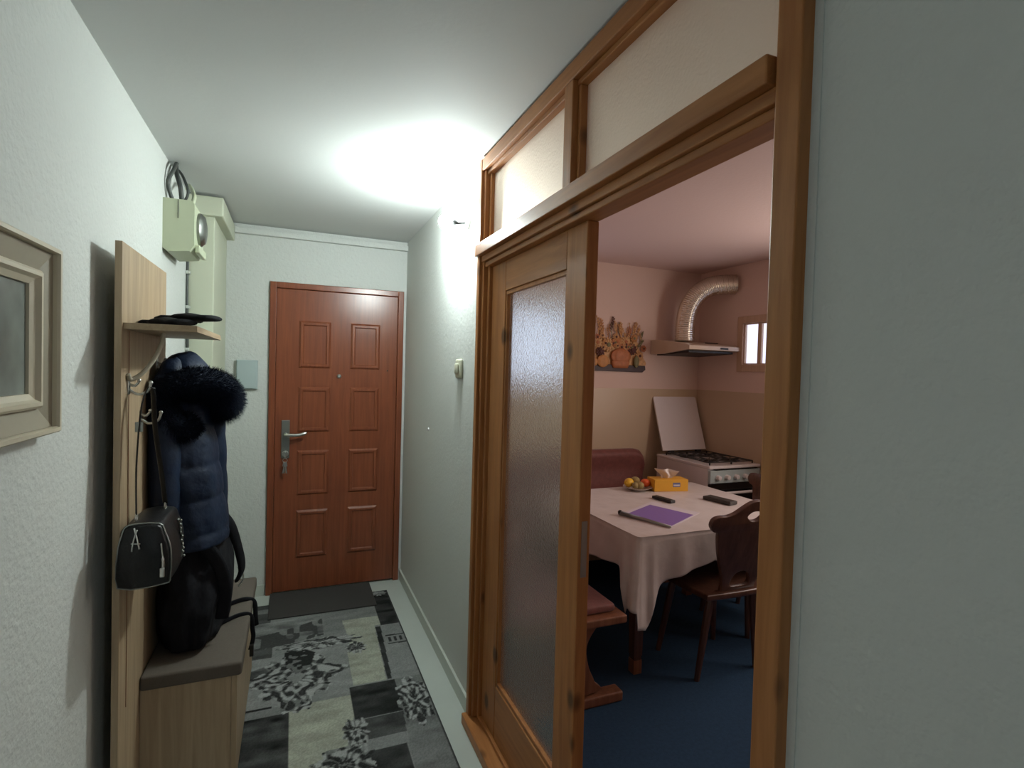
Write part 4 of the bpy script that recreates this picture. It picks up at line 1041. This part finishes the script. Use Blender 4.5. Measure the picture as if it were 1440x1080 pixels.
# fruit plate
px_, py_ = 2.122, 2.935
pl = MB(); pl.lathe([(.045, .0005), (.050, .003), (.078, .014), (.094, .022), (.096, .024), (.092, .0235), (.074, .017), (.048, .007), (.010, .006)], (px_, py_, TT), 36)
tag(pl.build('plate', M['porcelain'], angle=50), 'small pale shallow plate of fruit on the satin tablecloth', 'plate')
def fruit(name, dx, dy, dz, r, sc, mat, label, rz=0, cat=None):
    o = MB(); o.ball((0, 0, 0), r, sc, u=20, v=14, rot=Matrix.Rotation(rz, 3, 'Z'))
    if name == 'lemon': 
        for s in (-1, 1): o.ball(Matrix.Rotation(rz, 3, 'Z') @ Vector((s * r * sc[0] * .95, 0, 0)), r * .22, u=10, v=8)
    f = o.build(name, M[mat], smooth=True); f.location = (px_ + dx, py_ + dy, TT + dz); tag(f, label, cat or name)
    MBs = MB().lathe([(.0035, 0), (.003, .002), (.001, .003)], (0, 0, r * sc[2] - .001), 8); MBs.build('stem_end', M['leafgreen'], f, world=False)
fruit('lemon', -.056, .018, .048, .030, (1.2, 1, 1), 'lemon', 'yellow lemon at the left of the fruit plate', .5)
fruit('kiwi', -.006, -.034, .036, .025, (1.2, 1, 1), 'kiwi', 'brown kiwi at the front of the fruit plate', .2)
fruit('kiwi', .002, .030, .056, .026, (1.2, 1, 1), 'kiwi', 'brown kiwi lying highest on the fruit plate', -.4)
fruit('kiwi', -.040, -.030, .038, .021, (1.2, 1, 1), 'kiwi', 'brown kiwi beside the lemon at the near rim of the plate', 1.0)
fruit('mandarin', .058, -.004, .044, .029, (1.1, 1.1, .92), 'orange', 'red orange mandarin at the right of the fruit plate')
# tissue box
tb_ = empty('tissue_box', (2.325, 2.885, TT)); tag(tb_, 'yellow tissue box with white tissue pulled up on the table', 'tissue box')
Tm = Matrix.Translation((2.325, 2.885, TT)) @ Matrix.Rotation(R(-12), 4, 'Z')
def tboxpart(lo, hi, name, mat, bev=.001):
    m = MB().box(lo, hi, bev)
    bmesh.ops.transform(m.bm, matrix=Tm, verts=m.bm.verts); return m.build(name, M[mat], tb_)
tboxpart((-.118, -.058, 0.0005), (.118, .058, .078), 'carton', 'yellow')
tboxpart((.010, -.0588, .030), (.062, -.0578, .058), 'printed_panel', 'blue_print', .0002)
tboxpart((.014, -.0594, .036), (.058, -.0587, .046), 'printed_label', 'paper', .0001)
ts = MB(); n = 30
for i in range(n):
    pass
gridv = []
for i in range(n + 1):
    u = i / n; row = []
    for j in range(13):
        v = j / 12
        spread = .036 + .040 * v
        x = (u - .5) * 2 * spread + .008 * math.sin(v * 5) - .010
        y = .022 * math.sin(u * 9 + v * 2) * (.3 + v) - .018 * v
        z = .076 + .068 * v - .020 * v * max(0, u - .35)
        row.append(ts.bm.verts.new(Tm @ Vector((x, y, z))))
    gridv.append(row)
for i in range(n):
    for j in range(12): ts.bm.faces.new((gridv[i][j], gridv[i + 1][j], gridv[i + 1][j + 1], gridv[i][j + 1]))
to = ts.build('tissue', M['tissue'], tb_, smooth=True); sd = to.modifiers.new('thickness', 'SOLIDIFY'); sd.thickness = .001
# folder with purple cover
fd = empty('folder', (1.84, 2.38, TT)); tag(fd, 'purple folder with white sheets lying on the satin tablecloth', 'folder')
A = Vector((1.650, 2.425)); ex = Vector((math.cos(R(28)), math.sin(R(28)))); ey = Vector((math.sin(R(20)), -math.cos(R(20))))
def sheet(name, mat, u0, u1, v0, v1, z0, z1):
    b = MB(); ps = [A + ex * u + ey * v for u, v in ((u0, v0), (u1, v0), (u1, v1), (u0, v1))]
    b.loft([[(p.x, p.y, z) for p in ps] for z in (z0, z1)]); return b.build(name, M[mat], fd)
sheet('paper_sheet', 'paper', .0, .405, -.012, .300, TT + .0004, TT + .0030); sheet('cover', 'purple', .012, .325, .018, .292, TT + .0032, TT + .0046)
sp = MB(); a_ = A + ex * .004 + ey * -.012; b__ = A + ex * .004 + ey * .302
sp.tube([(a_.x, a_.y, TT + .012), (b__.x, b__.y, TT + .007)], [.012, .006], 14); sp.build('spine_bar', M['steel_dark'], fd, smooth=True)
sp = MB(); p = A + ex * .004 + ey * -.006; sp.ball((p.x, p.y, TT + .014), .013, (1, 1, 1)); sp.build('clip', M['black'], fd, smooth=True)
# remote control (black) and dark case
def slab(name, x, y, rz, l, w_, h, label, cat, mat='black'):
    e = empty(name, (x, y, TT)); tag(e, label, cat)
    Tm = Matrix.Translation((x, y, TT)) @ Matrix.Rotation(rz, 4, 'Z')
    b = MB().box((-l / 2, -w_ / 2, .0006), (l / 2, w_ / 2, h), .004, 2); bmesh.ops.transform(b.bm, matrix=Tm, verts=b.bm.verts); b.build('body', M[mat], e)
    return e, Tm
M['darkgrey'] = plain('dark grey case', (.045, .040, .034), rough=.45, var=.1)
e, Tm2 = slab('remote_control', 2.098, 2.635, R(-80), .150, .042, .018, 'black narrow remote control beside the purple folder', 'remote control')
for i in range(6):
    for j in range(3):
        b = MB().box((-.05 + i * .02 - .004, -.011 + j * .011 - .003, .0175), (-.05 + i * .02 + .004, -.011 + j * .011 + .003, .0195), .001); bmesh.ops.transform(b.bm, matrix=Tm2, verts=b.bm.verts); b.build('button', M['darkgrey'], e)
e, Tm3 = slab('case', 2.420, 2.510, R(-78), .190, .075, .022, 'dark grey flat oblong case near the right edge of the table', 'case', 'darkgrey')
b = MB().box((-.088, -.031, .0215), (.088, .031, .0235), .001); bmesh.ops.transform(b.bm, matrix=Tm3, verts=b.bm.verts); b.build('lid', M['darkgrey'], e)

# ------------------------------------------------------------------ lights
wd = bpy.data.worlds.new('overcast sky'); S.world = wd; wd.use_nodes = True
bg = wd.node_tree.nodes['Background']; bg.inputs['Color'].default_value = (.76, .78, 1.0, 1); bg.inputs['Strength'].default_value = 1.9
def area(name, loc, rot, sx, sy, power, col):
    l = bpy.data.lights.new(name, 'AREA'); l.shape = 'RECTANGLE'; l.size = sx; l.size_y = sy; l.energy = power; l.color = col
    o = bpy.data.objects.new(name, l); COL.objects.link(o); o.location = loc; o.rotation_euler = rot
    return o
# fill light in the added hall window, daylight through the kitchen window
area('hall_fill_daylight', (XR + .01, -1.05, 1.5), (0, R(90), 0), .70, .50, 6.5, (.84, .97, 1.0))
area('kitchen_window_daylight', (XK - .005, 1.75, 1.62), (0, R(90), 0), 1.1, 1.1, 16, (1.0, .80, .61))

# ------------------------------------------------------------------ camera
f_, yaw, pitch, roll, hh = 750.52, .3892, -.0237, .0268, 1.51
cy_, sy_, cp, sp_ = math.cos(yaw), math.sin(yaw), math.cos(pitch), math.sin(pitch)
fw = Vector((sy_ * cp, cy_ * cp, sp_)); r0 = Vector((cy_, -sy_, 0)); u0 = r0.cross(fw)
r2 = r0 * math.cos(roll) + u0 * math.sin(roll); u2 = -r0 * math.sin(roll) + u0 * math.cos(roll)
cam = bpy.data.cameras.new('camera'); cam.sensor_width = 36; cam.lens = f_ / 1440 * 36; cam.clip_start = .02
co = bpy.data.objects.new('camera', cam); COL.objects.link(co)
co.matrix_world = Matrix(((r2.x, u2.x, -fw.x, 0), (r2.y, u2.y, -fw.y, 0), (r2.z, u2.z, -fw.z, hh), (0, 0, 0, 1)))
S.camera = co
S.view_settings.view_transform = 'Standard'; S.view_settings.look = 'None'; S.view_settings.gamma = 1; S.view_settings.use_curve_mapping = False
S.view_settings.exposure = 0.0
